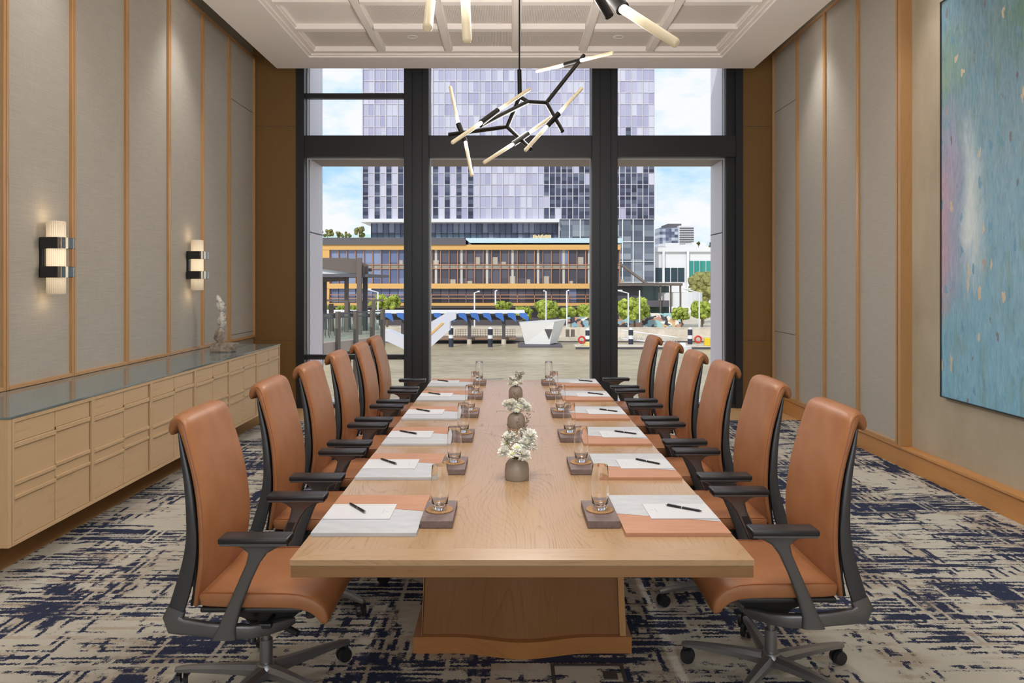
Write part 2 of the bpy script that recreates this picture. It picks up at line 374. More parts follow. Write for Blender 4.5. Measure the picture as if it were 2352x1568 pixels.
M['lamp'] = mat('lamp_glow', (1, .95, .85), .5, emit=(1, .86, .68), es=2.0)
for x, y in DOWN:
    if dl is None:
        dl = thing('downlight', '', 'ceiling light', (x, y, ZR+.085))
        MB().lathe([(.036, .002), (.055, -.004), (.058, 0), (.058, .006), (.036, .02)], 24, capb=False).build('trim_ring', M['white'], dl, 60)
        MB().lathe([(.0001, .004), (.035, .004)], 24, capb=False).build('lens', M['lamp'], dl)
        o = dl
    else: o = dup(dl)
    o.location = (x, y, ZR+.085)
    row = {8.1: 'nearest the window', 6.6: 'second from the window', 5.1: 'third from the window', 3.6: 'fourth from the window', 2.1: 'fifth from the window', .6: 'farthest from the window'}[y]
    tag(o, 'white recessed ceiling light on the %s side, %s' % ('left' if x < 0 else 'right', row), 'ceiling light', 'downlights in the coffered ceiling')
# ================================================================ WINDOW
YG = 9.62
wn = tag(thing('window_1', None, None), kind='structure')
g = MB()
g.box(-2.70, -2.60, YB-.02, YB+.24, 0, 4.52)
g.box(2.87, 2.955, YB-.02, YB+.24, 0, 4.52).box(2.765, 2.87, YB+.05, YB+.24, 0, 4.52)
def col(g, x0, x1):
    g.box(x0+.02, x1-.02, YB+.015, YB+.2, 0, 4.52).box(x0, x0+.10, YB-.03, YB+.12, 0, 4.52, .003).box(x1-.08, x1, YB-.03, YB+.12, 0, 4.52, .003)
col(g, -1.335, -1.02); col(g, 1.045, 1.37)
for a, b_ in ((-2.60, -1.335), (-1.02, 1.045), (1.37, 2.87)):
    g.box(a, b_, YB-.01, YB+.16, 3.185, 3.455, .004)
    g.box(a, b_, YB+.0, YB+.16, 0.0, .05)
    g.box(a, b_, YB+.0, YB+.16, 4.43, 4.52)
g.box(-2.60, -1.335, YB+.03, YB+.13, 3.94, 4.0, .003).box(-2.60, -1.335, YB+.03, YB+.13, .61, .67, .003)
g.build('window_frame', M['black'], wn)
g = MB()
for a, b_ in ((-2.60, -1.335), (-1.02, 1.045), (1.37, 2.765)):
    for z0, z1 in ((.05, 3.185), (3.455, 4.43)):
        g.box(a, a+.014, YG, YG+.03, z0, z1).box(b_-.014, b_, YG, YG+.03, z0, z1).box(a+.014, b_-.014, YG, YG+.03, z1-.014, z1)
g.build('window_seal', M['seal'], wn)
for a, b_ in ((-2.60, -1.335), (-1.02, 1.045), (1.37, 2.765)):
    for z0, z1 in ((.05, 3.185), (3.455, 4.43)):
        MB().box(a, b_, YG+.01, YG+.02, z0, z1).build('window_pane', M['pane'], wn)
# exterior reveals of the hotel facade
g = MB().box(-3.4, -2.60, YB+.26, 10.42, -9.5, 6.5)
pl = struct('trim_1', g, M['pier']); MB().box(-2.601, -2.598, YB+.27, 10.421, 2.24, 2.255).build('panel_joint', M['joint'], pl)
g = MB().box(2.80, 3.7, YB+.26, 10.42, -9.5, 6.5)
pl = struct('trim_2', g, M['pier']); MB().box(2.798, 2.801, YB+.27, 10.421, 2.24, 2.255).build('panel_joint', M['joint'], pl)
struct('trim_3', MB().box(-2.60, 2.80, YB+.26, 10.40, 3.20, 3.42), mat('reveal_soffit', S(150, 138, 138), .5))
struct('trim_4', MB().box(-3.3, 3.5, YB+.26, 10.40, -.5, -.02), M['pier'])
# ================================================================ SIDEBOARD (floating run of six units under one grey glass top)
CX, CZ0, CZ1 = -2.583, .223, .895
cy = [3.892+.7565*k for k in range(7)]
ZR_ = [(.772, .87), (.745, .772), (.60, .745), (.565, .585), (.53, .565), (.50, .52), (.24, .50)]
for k in range(6):
    y0, y1 = cy[k], cy[k+1]
    lab = ['nearest the camera, at the near end of the run', 'second from the near end', 'third from the near end', 'fourth from the near end', 'fifth from the near end, below the stone sculpture', 'at the window end of the run']
    t = thing('sideboard_unit', 'pale oak wall-hung cabinet unit '+lab[k], 'cabinet', (CX, (y0+y1)/2, CZ0), 0, 'floating oak cabinets along the left wall')
    h = CZ1-CZ0-.008; hw = (y1-y0)/2
    dpt = abs(XL+.04-CX)
    g = MB().box(-dpt, -.07, -hw, hw, 0, h).box(-.07, 0, -hw, -hw+.018, 0, h, .001).box(-.07, 0, hw-.016, hw, 0, h, .001)
    g.box(-.07, 0, -hw+.018, hw-.016, 0, .018, .001).box(-.07, 0, -hw+.018, hw-.016, h-.022, h, .001)
    g.build('body', M['cabv'], t)
    for side in (0, 1):
        a = -hw+.02 if side == 0 else .003; c = -.003 if side == 0 else hw-.034
        dz = 0 if side == 0 else .012
        d1 = MB().box(-.068, -.008, a, c, h-.128+dz, h-.024, .002).build('drawer', M['cab'], t)
        MB().box(-.008, .003, a, c, h-.155+dz, h-.128+dz, .003).build('handle_ledge', M['cab'], d1)
        d2 = MB().box(-.068, -.008, a, c, h-.345+dz, h-.155+dz, .002).build('door', M['cab'], t)
        MB().box(-.008, .003, a, c, h-.352+dz, h-.330+dz, .003).build('handle_ledge', M['cab'], d2)
        d3 = MB().box(-.068, -.008, a, c, h-.420+dz, h-.345+dz, .002).build('drawer', M['cab'], t)
        MB().box(-.008, .003, a, c, h-.425+dz, h-.405+dz, .003).build('handle_ledge', M['cab'], d3)
        MB().box(-.068, -.008, a, c, .02, h-.420+dz, .002).build('door', M['cab'], t)
MB().box(CX-.62, CX+.0, 3.864, 3.888, CZ0, CZ1-.002, .003).build('end_panel', M['cabv']) and None
ep = bpy.data.objects['end_panel']; tag(ep, 'pale oak end panel closing the near end of the floating cabinets', 'cabinet panel')
g = MB().box(XL+.036, CX+.004, 3.86, 8.435, CZ1-.006, CZ1+.006, .001)
tag(g.build('countertop', M['ctop']), 'long glossy grey glass top over the oak cabinets', 'countertop')
g = MB().box(XL, -2.88, 3.9, 8.4, 0, CZ0)
# ---- stone sculpture
random.seed(4)
sp = P(514, 806, 7.48); t = thing('sculpture', 'tall broken stone totem standing on a rough slab on the cabinet top', 'sculpture', (-2.86, 7.5, CZ1+.006))
M['stone'] = mat('rough_stone', S(150, 138, 126), .8); nt, b = base(M['stone']); n1 = noise(nt, coord(nt, (1, 1, 1)), 30, 6, .7)
nt.links.new(cramp(nt, n1, [(.3, S(104, 92, 82)), (.6, S(176, 164, 150))]), b.inputs['Base Color']); bump(nt, b, n1, .006, .8)
M['marble'] = mat('polished_stone', S(206, 204, 200), .25); nt, b = base(M['marble']); n1 = noise(nt, coord(nt, (1, 1, 1)), 14, 6, .7, .8)
nt.links.new(cramp(nt, n1, [(.36, S(110, 84, 70)), (.45, S(186, 172, 158)), (.60, S(222, 222, 220))]), b.inputs['Base Color']); bump(nt, b, n1, .004, .5)
def rock(c, sx, sy, sz, sub=2, jit=.13):
    return MB().ico((0, 0, 0), 1, sub, jit, (1, 1, 1)), Matrix.Translation(c) @ Matrix.Diagonal((sx, sy, sz, 1))
g = MB().prism([(-.115, -.07, 0), (.105, -.08, .0), (.125, .05, 0), (-.10, .08, 0)], (0, 0, .088))
for v in g.b.verts: v.co += Vector((random.uniform(-.012, .02)+(.03 if v.co.x > 0 and v.co.z > .05 else 0), random.uniform(-.012, .012), 0))
bmesh.ops.bevel(g.b, geom=list(g.b.edges), offset=.01, segments=2, affect='EDGES'); g.build('slab', M['stone'], t)
for nm, prof, m in (('lower_stone', [(-.045, .02, .085, .02), (-.05, .055, .13, .05), (-.035, .045, .20, .05), (-.025, .02, .25, .03)], M['stone']),
                    ('middle_stone', [(-.03, .018, .235, .02), (-.02, .04, .28, .04), (-.02, .042, .33, .042), (-.02, .025, .38, .03), (-.02, .008, .40, .012)], M['marble']),
                    ('upper_stone', [(-.022, .01, .395, .014), (-.02, .05, .43, .04), (-.022, .052, .47, .035), (-.045, .03, .51, .03), (-.058, .022, .55, .02), (-.062, .008, .568, .01)], M['marble'])):
    rings = []
    for cx_, w_, z, d in prof:
        rings.append([Vector((cx_+w_*math.cos(2*PI*k/8)*random.uniform(.8, 1.15), d*math.sin(2*PI*k/8)*random.uniform(.8, 1.15), z+random.uniform(-.004, .004))) for k in range(8)])
    MB().loft(rings).build(nm, m, t)
# ---- wall sconces
M['sg'] = mat('fluted_glass', S(250, 232, 205), .3, emit=(1, .78, .50), es=.75); nt, b = base(M['sg'])
t_ = N(nt, 'ShaderNodeTexCoord'); sp_ = N(nt, 'ShaderNodeSeparateXYZ'); nt.links.new(t_.outputs['Object'], sp_.inputs[0])
ang = mth(nt, 'ARCTAN2', sp_.outputs[1], sp_.outputs[0]); fl = mth(nt, 'SINE', mth(nt, 'MULTIPLY', ang, 30.0))
zz = mth(nt, 'ABSOLUTE', sp_.outputs[2]); fall = cramp(nt, zz, [(0.05, 1.0), (.14, .75), (.25, .12)])
nt.links.new(mth(nt, 'MULTIPLY', mth(nt, 'ADD', mth(nt, 'MULTIPLY', fl, .10), .50), fall), b.inputs['Emission Strength']); bump(nt, b, fl, .004, .6)
def sconce():
    t = thing('wall_sconce', '', 'wall light', (XL+.012, 5.0, 1.68))
    MB().box(0, .022, -.045, .045, -.14, .14, .002).build('back_plate', M['blk'], t)
    MB().box(.022, .028, -.03, .03, -.12, .12, .001).build('mounting_arm', M['crystal'], t)
    prof = []
    gl = MB().lathe([(.058, -.252), (.060, -.248), (.060, .248), (.058, .252), (.054, .248), (.054, -.248)], 64, capb=False); o = gl.build('fluted_glass_tube', M['sg'], t, 40); o.location = (.090, 0, 0)
    for z in (-.10, .10):
        o = MB().box(.026, .148, -.078, .078, -.039, .039, .002).build('clamp_band', M['blk'], t); o.location = (0, 0, z)
        c = MB().box(.148, .178, -.078, .078, -.039, .039, .004).build('crystal_block', M['crystal'], o)
    return t
s1 = sconce(); s1.location = (XL+.012, 5.2, 1.768); tag(s1, 'fluted glass wall light with two black bands, nearer the camera', 'wall light', 'wall lights on the left wall')
s2 = dup(s1); s2.location = (XL+.012, 7.55, 1.768); tag(s2, 'fluted glass wall light with two black bands, above the stone sculpture', 'wall light')
for y in (5.2, 7.55):
    d = bpy.data.lights.new('sconce_lamp', 'POINT'); d.energy = .25; d.color = (1, .75, .45); d.shadow_soft_size = .04
    o = bpy.data.objects.new('sconce_lamp', d); C.objects.link(o); o.location = (XL+.102, y, 2.06); o2 = o.copy(); C.objects.link(o2); o2.location.z = 1.47
# ---- painting
pt = thing('painting', 'tall abstract blue and lilac canvas in a thin black frame on the right wall', 'painting', (XA-.03, 4.77, 2.245))
ph, pw = 1.545, 1.10
MB().box(-.012, .03, -pw+.008, pw-.008, -ph+.008, ph-.008).build('canvas', None, pt); cv = pt.children[0]
g = MB().box(-.02, .03, -pw, -pw+.008, -ph, ph).box(-.02, .03, pw-.008, pw, -ph, ph).box(-.02, .03, -pw+.008, pw-.008, -ph, -ph+.008).box(-.02, .03, -pw+.008, pw-.008, ph-.008, ph)
g.build('frame', M['blk'], pt)
m = mat('abstract_paint', (.3, .5, .6), .45); nt, b = base(m)
t_ = N(nt, 'ShaderNodeTexCoord'); s_ = N(nt, 'ShaderNodeSeparateXYZ'); nt.links.new(t_.outputs['Object'], s_.inputs[0])
wn1 = noise(nt, coord(nt, (1, 1.6, .9)), 1.5, 5, .6, .6); wn2 = noise(nt, coord(nt, (1, 4.5, 1.4), (3, 1, 2)), 1.6, 5, .6, .9); wn3 = noise(nt, coord(nt, (1, 9, 3), (7, 1, 2)), 1.8, 4, .6, .5)
u = mth(nt, 'ADD', mth(nt, 'DIVIDE', mth(nt, 'SUBTRACT', pw, s_.outputs[1]), 1.0), mth(nt, 'MULTIPLY', mth(nt, 'SUBTRACT', wn1, .5), .30))   # 0 at left edge as seen
vv = mth(nt, 'ADD', mth(nt, 'DIVIDE', mth(nt, 'ADD', s_.outputs[2], ph), 2*ph), mth(nt, 'MULTIPLY', mth(nt, 'SUBTRACT', wn2, .5), .3))
basec = cramp(nt, vv, [(0.0, S(132, 192, 220)), (.30, S(136, 182, 206)), (.55, S(138, 172, 190)), (.8, S(114, 146, 156)), (1.0, S(106, 144, 164))])
basec = mixc(nt, mth(nt, 'MULTIPLY', cramp(nt, wn3, [(.45, 0.0), (.7, 1.0)]), .5), basec, S(92, 158, 192))
basec = mixc(nt, mth(nt, 'MULTIPLY', cramp(nt, wn2, [(.5, 0.0), (.75, 1.0)]), .6), basec, S(118, 150, 128))
band = mth(nt, 'MULTIPLY', cramp(nt, vv, [(.22, 0.0), (.33, 1.0), (.6, 1.0), (.75, 0.0)]), cramp(nt, u, [(.12, 1.0), (.42, 0.0)]))
basec = mixc(nt, mth(nt, 'MULTIPLY', band, .9), basec, S(176, 162, 192))
wstreak = mth(nt, 'MULTIPLY', cramp(nt, vv, [(.26, 0.0), (.40, 1.0), (.50, .9), (.72, 0.0)]), cramp(nt, u, [(.26, 0.0), (.36, 1.0), (.42, .9), (.56, 0.0)]))
basec = mixc(nt, mth(nt, 'MULTIPLY', wstreak, 1.0), basec, S(226, 236, 238))
pink = mth(nt, 'MULTIPLY', cramp(nt, vv, [(.18, 0.0), (.25, 1.0), (.52, .8), (.6, 0.0)]), cramp(nt, u, [(.02, 1.0), (.14, 0.0)]))
basec = mixc(nt, mth(nt, 'MULTIPLY', pink, .55), basec, S(222, 158, 148))
green = mth(nt, 'MULTIPLY', cramp(nt, vv, [(.78, 0.0), (.88, 1.0)]), cramp(nt, u, [(.68, 0.0), (.9, 1.0)]))
basec = mixc(nt, mth(nt, 'MULTIPLY', green, .8), basec, S(86, 130, 84))
green2 = mth(nt, 'MULTIPLY', cramp(nt, vv, [(.74, 0.0), (.82, 1.0), (.93, 0.0)]), cramp(nt, u, [(.15, 1.0), (.4, 0.0)]))
basec = mixc(nt, mth(nt, 'MULTIPLY', green2, .6), basec, S(140, 168, 130))
vo = N(nt, 'ShaderNodeTexVoronoi', i_Scale=1.0, i_Randomness=1.0); nd = N(nt, 'ShaderNodeTexNoise', i_Scale=2.2, i_Detail=3.0); vc = coord(nt, (1, 15, 6)); nt.links.new(vc, nd.inputs['Vector']); ma = N(nt, 'ShaderNodeVectorMath', operation='MULTIPLY_ADD'); nt.links.new(nd.outputs['Color'], ma.inputs[0]); ma.inputs[1].default_value = (.9, .9, .9); nt.links.new(vc, ma.inputs[2]); nt.links.new(ma.outputs[0], vo.inputs['Vector'])
fleck = mth(nt, 'MULTIPLY', cramp(nt, vo.outputs['Distance'], [(.24, 1.0), (.28, 0.0)]), 1.0)
sc_ = N(nt, 'ShaderNodeSeparateColor'); nt.links.new(vo.outputs['Color'], sc_.inputs[0])
fc = cramp(nt, sc_.outputs[0], [(.0, S(118, 92, 96)), (.3, S(232, 202, 162)), (.45, S(96, 152, 190)), (.6, S(196, 150, 140)), (.8, S(150, 200, 220))], 'CONSTANT')
fsel = cramp(nt, sc_.outputs[1], [(.66, 0.0), (.67, 1.0)])
basec = mixc(nt, mth(nt, 'MULTIPLY', mth(nt, 'MULTIPLY', fleck, fsel), .85), basec, fc)
br = noise(nt, coord(nt, (1, 38, 7), (2, 4, 1), (0.35, 0, 0)), 1.0, 5, .7, 1.2); basec = mixc(nt, .5, basec, mixc(nt, cramp(nt, br, [(.35, 0.0), (.65, 1.0)]), mixc(nt, .38, basec, S(50, 84, 108)), mixc(nt, .35, basec, S(214, 232, 232))))
nt.links.new(basec, b.inputs['Base Color']); cv.data.materials.append(m)
# ================================================================ TABLE
TX0, TX1, TY0, TY1, TH = -.679, .758, 2.315, 6.545, .74
tb = thing('conference_table', 'long oak boardroom table with a thick top in the middle of the room', 'table', (.04, 4.43, 0))
ox, oy = .04, 4.43
bw = .10
def lp(pts): return [(x-ox, y-oy, z) for x, y, z in pts]
z0 = TH-.018
mid = 4.47
for a, b_ in ((TY0+bw, mid-.0015), (mid+.0015, TY1-bw)):
    MB().box(TX0+bw-ox, TX1-bw-ox, a-oy, b_-oy, z0, TH).build('tabletop', M['table'], tb)
for x0, x1, xi0, xi1 in ((TX0, TX0, TX0+bw, TX0+bw), (TX1, TX1, TX1-bw, TX1-bw)):
    MB().prism(lp([(x0, TY0, z0), (xi0, TY0+bw, z0), (xi0, TY1-bw, z0), (x0, TY1, z0)]), (0, 0, .018)).build('side_band', M['table'], tb)
for ya, yb in ((TY0, TY0+bw), (TY1, TY1-bw)):
    MB().prism(lp([(TX0, ya, z0), (TX1, ya, z0), (TX1-bw, yb, z0), (TX0+bw, yb, z0)]), (0, 0, .018)).build('end_band', M['table_x'], tb)
MB().box(TX0+.002-ox, TX1-.002-ox, TY0+.002-oy, TY1-.002-oy, TH-.055, z0-.0015, .002).build('edge_apron', M['table_edge'], tb)
g = MB().box(-.125, .125, 4.98-oy, 4.984-oy, TH, TH+.0006).box(-.125, -.122, 4.93-oy, 4.984-oy, TH, TH+.0006).box(.122, .125, 4.93-oy, 4.984-oy, TH, TH+.0006)
g.build('cable_hatch', M['joint'], tb)
# pedestal with a gently bowed front and a plinth
def bow(x, y0, amp, hw):
    return y0-amp*(0.5+0.5*math.cos(PI*max(-1, min(1, x/hw))))
def pedestal(y_front, y_back, px0, px1):
    n = 40; c = (px0+px1)/2-ox; hw = (px1-px0)/2
    rings = []
    for z, gx in ((.0125, 0), (.082, 0)):
        f = [Vector((c+hw*(2*i/n-1), bow(hw*(2*i/n-1), y_front, .05, hw*.62)-oy, z)) for i in range(n+1)]
        bk = [Vector((c+hw, y_back-oy, z)), Vector((c-hw, y_back-oy, z))]
        rings.append(f+bk)
    MB().loft(rings).build('plinth', M['ped'] if False else M['pedx'], tb)
    rings = []
    for k in range(12):
        z = .06+(.685-.06)*k/11; h = hw-.038-.075*(z-.06)*.5
        f = [Vector((c+h*(2*i/n-1), bow(h*(2*i/n-1), y_front+.03, .045, hw*.62)-oy, z)) for i in range(n+1)]
        rings.append(f+[Vector((c+h, y_back-.03-oy, z)), Vector((c-h, y_back-.03-oy, z))])
    MB().loft(rings).build('pedestal', M['ped'], tb, 40)
    for s in (-1, 1):
        rings = []
        for k in range(2):
            z = (.06, .685)[k]; h = hw-.038-.075*(z-.06)*.5
            x = c+s*(h-.004)
            rings.append([Vector((x-.006, y_front+.012-oy, z)), Vector((x+.014*s+.006, y_front+.012-oy, z)), Vector((x+.014*s+.006, y_front+.06-oy, z)), Vector((x-.006, y_front+.06-oy, z))])
        MB().loft(rings).build('corner_fillet', M['batten'], tb)
M['pedx'] = wood('plinth_oak', S(172, 118, 68), S(130, 86, 46), 'x', 14, 0.4, 0.3)
pedestal(3.20, 5.75, -.412, .523)
# floor outlet box set in the carpet
fb = thing('floor_outlet', 'carpet-filled floor outlet box with a dark metal rim in front of the table', 'floor outlet', (.32, 2.99, .012))
g = MB().box(-.15, .15, .105, .12, 0, .004).box(-.15, .15, -.12, -.105, 0, .004).box(-.15, -.135, -.105, .105, 0, .004).box(.135, .15, -.105, .105, 0, .004)
g.build('rim', M['joint'], fb); MB().box(.06, .115, .0, .06, 0, .004).build('cable_flap', M['joint'], fb)
# ================================================================ OFFICE CHAIR (faces +x)
def rr(cx, cy_, cz, tang, hw, ht, n=32, p=3.2, dip=0.0):
    """rounded section: width along y, thickness normal to the path in the xz plane"""
    nx, nz_ = tang[1], -tang[0]        # front-facing normal
    out = []
    for k in range(n):
        a = 2*PI*k/n; ca, sa = math.cos(a), math.sin(a)
        y = hw*math.copysign(abs(ca)**(2/p), ca); t = ht*math.copysign(abs(sa)**(2/p), sa)
        t -= dip*(1-(y/hw)**2)
        out.append(Vector((cx+nx*t, cy_+y, cz+nz_*t)))
    return out
def path_t(pts, i):
    a = pts[max(i-1, 0)]; b_ = pts[min(i+1, len(pts)-1)]; v = Vector((b_[0]-a[0], b_[1]-a[1])).normalized(); return (v.x, v.y)
def smooth_path(pts, k=5):
    out = []
    n = len(pts)
    for i in range(n-1):
        p0, p1, p2, p3 = [Vector(pts[max(0, min(n-1, j))]) for j in (i-1, i, i+1, i+2)]
        for q in range(k):
            t = q/k
            out.append(tuple(0.5*((2*p1)+(p2-p0)*t+(2*p0-5*p1+4*p2-p3)*t*t+(3*p1-p0-3*p2+p3)*t**3)))
    out.append(tuple(pts[-1])); return out
def make_chair():
    t = thing('office_chair', '', 'chair')
    # backrest: path (x, z, half width, half thickness)
    pth = smooth_path([(-.195, .405, .205, .018), (-.178, .47, .225, .024), (-.160, .57, .236, .027), (-.158, .67, .238, .028), (-.170, .79, .232, .026), (-.190, .89, .226, .025),
                       (-.214, .975, .221, .026), (-.231, 1.03, .216, .030), (-.245, 1.064, .208, .034), (-.263, 1.076, .198, .034), (-.281, 1.066, .192, .031), (-.292, 1.042, .186, .024), (-.293, 1.024, .176, .012)], 4)
    p2 = [(a[0], a[1]) for a in pth]
    rings = [rr(a[0], 0, a[1], path_t(p2, i), a[2], a[3], 40, 3.0, .006) for i, a in enumerate(pth)]
    bk = MB().loft(rings).build('backrest', M['leather'], t, 60)
    # seam piping along both edges
    for s in (-1, 1):
        pts = []
        for i, a in enumerate(pth[2:38:2]):
            tg = path_t(p2, 2+i*2); pts.append((a[0]+tg[1]*a[3]*.30, s*(a[2]-.0012), a[1]-tg[0]*a[3]*.30))
        MB().tube(pts, .0018, 6).build('seam', M['stitch'], bk)
    # back shell behind the cushion
    sh = smooth_path([(-.215, .40, .19), (-.197, .48, .205), (-.190, .60, .215), (-.192, .72, .212), (-.205, .82, .206), (-.225, .92, .198), (-.250, 1.02, .185)], 3)
    p2s = [(a[0], a[1]) for a in sh]
    MB().loft([rr(a[0], 0, a[1], path_t(p2s, i), a[2], .010, 28, 4) for i, a in enumerate(sh)]).build('back_shell', M['blk'], t, 60)
    # side spines
    for s in (-1, 1):
        spn = smooth_path([(-.255, 1.035, .004), (-.238, .95, .010), (-.218, .85, .014), (-.205, .74, .017), (-.203, .64, .021), (-.215, .55, .026), (-.238, .46, .030), (-.262, .385, .030)], 3)
        pp = [(a[0], a[1]) for a in spn]
        yy = lambda z: s*(.213-.02*max(0, (z-.75)/.3)+.0*z)
        MB().loft([rr(a[0], yy(a[1]), a[1], path_t(pp, i), .011, a[2], 12, 4) for i, a in enumerate(spn)]).build('side_rail', M['dgrey'], t, 50)
    # aluminium corner and lower rail on each side
    for s in (-1, 1):
        r = [(-.255, s*.215, .402, .014, .030), (-.268, s*.217, .370, .015, .034), (-.258, s*.222, .348, .017, .034), (-.225, s*.226, .342, .016, .026),
             (-.14, s*.232, .335, .015, .023), (-.05, s*.234, .328, .016, .024), (.01, s*.222, .322, .016, .023), (.06, s*.19, .317, .016, .021), (.11, s*.14, .313, .015, .019), (.14, s*.11, .312, .009, .011)]
        rings = []
        for i, (x, y, z, hw, hh) in enumerate(r):
            a = Vector(r[max(i-1, 0)][:3]); b_ = Vector(r[min(i+1, len(r)-1)][:3]); tg = (b_-a).normalized()
            side = tg.cross(Vector((0, 1, 0))).normalized() if abs(tg.y) < .9 else Vector((0, 0, 1)); lat = side.cross(tg).normalized()
            rings.append([Vector((x, y, z))+lat*hw*math.copysign(abs(math.cos(q))**.42, math.cos(q))+side*hh*1.08*math.copysign(abs(math.sin(q))**.42, math.sin(q)) for q in [2*PI*k/16 for k in range(16)]])
        MB().loft(rings).build('lower_rail', M['armm'], t, 40)
    # seat cushion: section path along x, width y
    sp_ = smooth_path([(-.175, .432, .205, .020), (-.165, .435, .222, .030), (-.10, .438, .234, .034), (.0, .438, .240, .035), (.10, .438, .242, .035), (.18, .435, .242, .035), (.235, .420, .240, .034), (.268, .392, .237, .030), (.280, .362, .232, .022), (.281, .350, .224, .012)], 4)
    p3 = [(a[0], a[1]) for a in sp_]
    rings = []
    for i, a in enumerate(sp_):
        tg = path_t(p3, i); rings.append(rr(a[0], 0, a[1], (tg[0], tg[1]), a[2], -a[3], 44, 6.0, -.005))
    seat = MB().loft(rings).build('seat', M['leather'], t, 60)
    for s in (-1, 1):
        MB().tube([(a[0], s*(a[2]-.006), a[1]+a[3]*.80) for a in sp_[3:30:3]], .002, 6).build('seam', M['stitch'], seat)
    MB().box(-.17, .20, -.225, .225, .388, .408, .008).build('seat_pan', M['blk'], t)
    # mechanism
    mk = MB().loft([[Vector((x, y*w_, z)) for x, y, z in ((a0, -1, b0), (a0, 1, b0), (a1, 1, b0), (a1, -1, b0))] for a0, a1, b0, w_ in ((-.13, .17, .39, .12), (-.13, .17, .35, .11), (-.06, .12, .30, .07), (-.045, .06, .268, .05))]).build('tilt_mechanism', M['blk'], t)
    MB().cyl((.06, -.10, .325), (.06, -.19, .335), .008).box(.035, .085, -.215, -.185, .325, .345, .006).build('lever', M['blk'], mk)
    MB().cyl((.09, -.10, .29), (.16, -.13, .27), .012).build('adjuster', M['blk'], mk)
    MB().cyl((-.02, -.09, .30), (-.02, -.11, .23), .016).build('tension_knob', M['blk'], mk)
    MB().cyl((.205, -.12, .33), (.205, -.12, .385), .018, .018, 16).build('depth_knob', M['blk'], mk)
    # arms
    for s in (-1, 1):
        ar = MB()
        sec = [(-.072, .240, .305, .044, .020), (-.062, .247, .345, .032, .014), (-.030, .256, .43, .025, .012), (.008, .260, .52, .023, .012), (.038, .262, .585, .024, .012), (.056, .263, .622, .034, .013), (.062, .263, .640, .062, .015), (.064, .263, .652, .092, .022)]
        rings = []
        for x, y, z, hx, hy in sec:
            rings.append([Vector((x+hx*math.copysign(abs(math.cos(q))**.5, math.cos(q)), s*y+hy*math.copysign(abs(math.sin(q))**.5, math.sin(q)), z)) for q in [2*PI*k/20 for k in range(20)]])
        a_ = ar.loft(rings).build('arm', M['armm'], t, 45)
        ins = []
        for x, y, z in ((-.045, .2395, .385), (-.022, .2430, .44), (.004, .2472, .51), (.026, .2486, .565)):
            ins.append([Vector((x+dx, s*(y+dy), z)) for dx, dy in ((-.015, 0), (.015, 0), (.015, .006), (-.015, .006))])
        MB().loft(ins).build('arm_slot', M['blk'], a_)
        MB().box(-.075, .172, s*.263-.042, s*.263+.042, .6635, .6845, .006, seg=2).build('arm_pad', M['blk'], a_, 50)
        MB().box(-.070, .168, s*.263-.037, s*.263+.037, .656, .6645, .002).build('pad_tray', M['armm'], a_)
    # column and star base
    MB().cyl((0, 0, .09), (0, 0, .19), .024, .024, 24).cyl((0, 0, .19), (0, 0, .30), .015, .015, 20).build('gas_column', M['alu'], t, 40)
    bs = MB().lathe([(.0, .045), (.035, .045), (.044, .055), (.042, .088), (.032, .100), (.0, .102)], 32, capb=False).build('star_base', M['alu'], t, 40)
    for k in range(5):
        R = Matrix.Rotation(2*PI*k/5, 4, 'Z'); rings = []
        for r_, hw, zt, zb in ((.03, .027, .094, .052), (.10, .024, .096, .060), (.20, .020, .095, .066), (.29, .016, .092, .070), (.335, .014, .088, .068), (.352, .010, .084, .070)):
            rings.append([R @ Vector((r_, y, z)) for y, z in ((-hw, zb), (hw, zb), (hw, zb+.6*(zt-zb)), (hw*.5, zt), (-hw*.5, zt), (-hw, zb+.6*(zt-zb)))])
        lg = MB().loft(rings).build('base_leg', M['alu'], bs, 30)
        cs = MB(); c0 = R @ Vector((.338, 0, 0)); tg = R @ Vector((0, 1, 0)).lerp(Vector((1, 0, 0)), .35*(k % 3)).normalized()
        off = R @ Vector((-.01, 0, 0))
        for q in (-1, 1):
            w0 = c0+off+tg*.006*q; w1 = c0+off+tg*.022*q
            cs.cyl(w0+Vector((0, 0, .030)), w1+Vector((0, 0, .030)), .030, .027, 24)
        cs.cyl(c0+Vector((0, 0, .03)), c0+Vector((0, 0, .082)), .010, .010, 12)
        cs.build('caster', M['blk'], lg, 40)
    return t
chair = make_chair()
LY = [2.936, 3.776, 4.52, 5.25, 6.0, 6.72]; RYc = [3.02, 3.79, 4.55, 5.28, 6.05, 6.80]
ordn = ['nearest the camera', 'second from the camera', 'third from the camera', 'fourth from the camera', 'fifth from the camera', 'closest to the window']
first = True
for side in (0, 1):
    for i in range(6):
        o = chair if first else dup(chair); first = False
        y = (LY, RYc)[side][i]; o.location = ((-.952, 1.054)[side]+(0, .004, -.003, .002, .012, 0)[i], y, .012); o.rotation_euler = (0, 0, (0, PI)[side])
        tag(o, 'tan leather swivel chair on the %s side, %s' % (('left', 'right')[side], ordn[i]), 'chair', 'tan leather chairs around the table')
        bs = [c for c in o.children if c.name.startswith('star_base')][0]
        bs.rotation_euler = (0, 0, math.radians((38, 30, 12, 55, 20, 47, -19, 22, 5, 40, 60, 15)[side*6+i]))
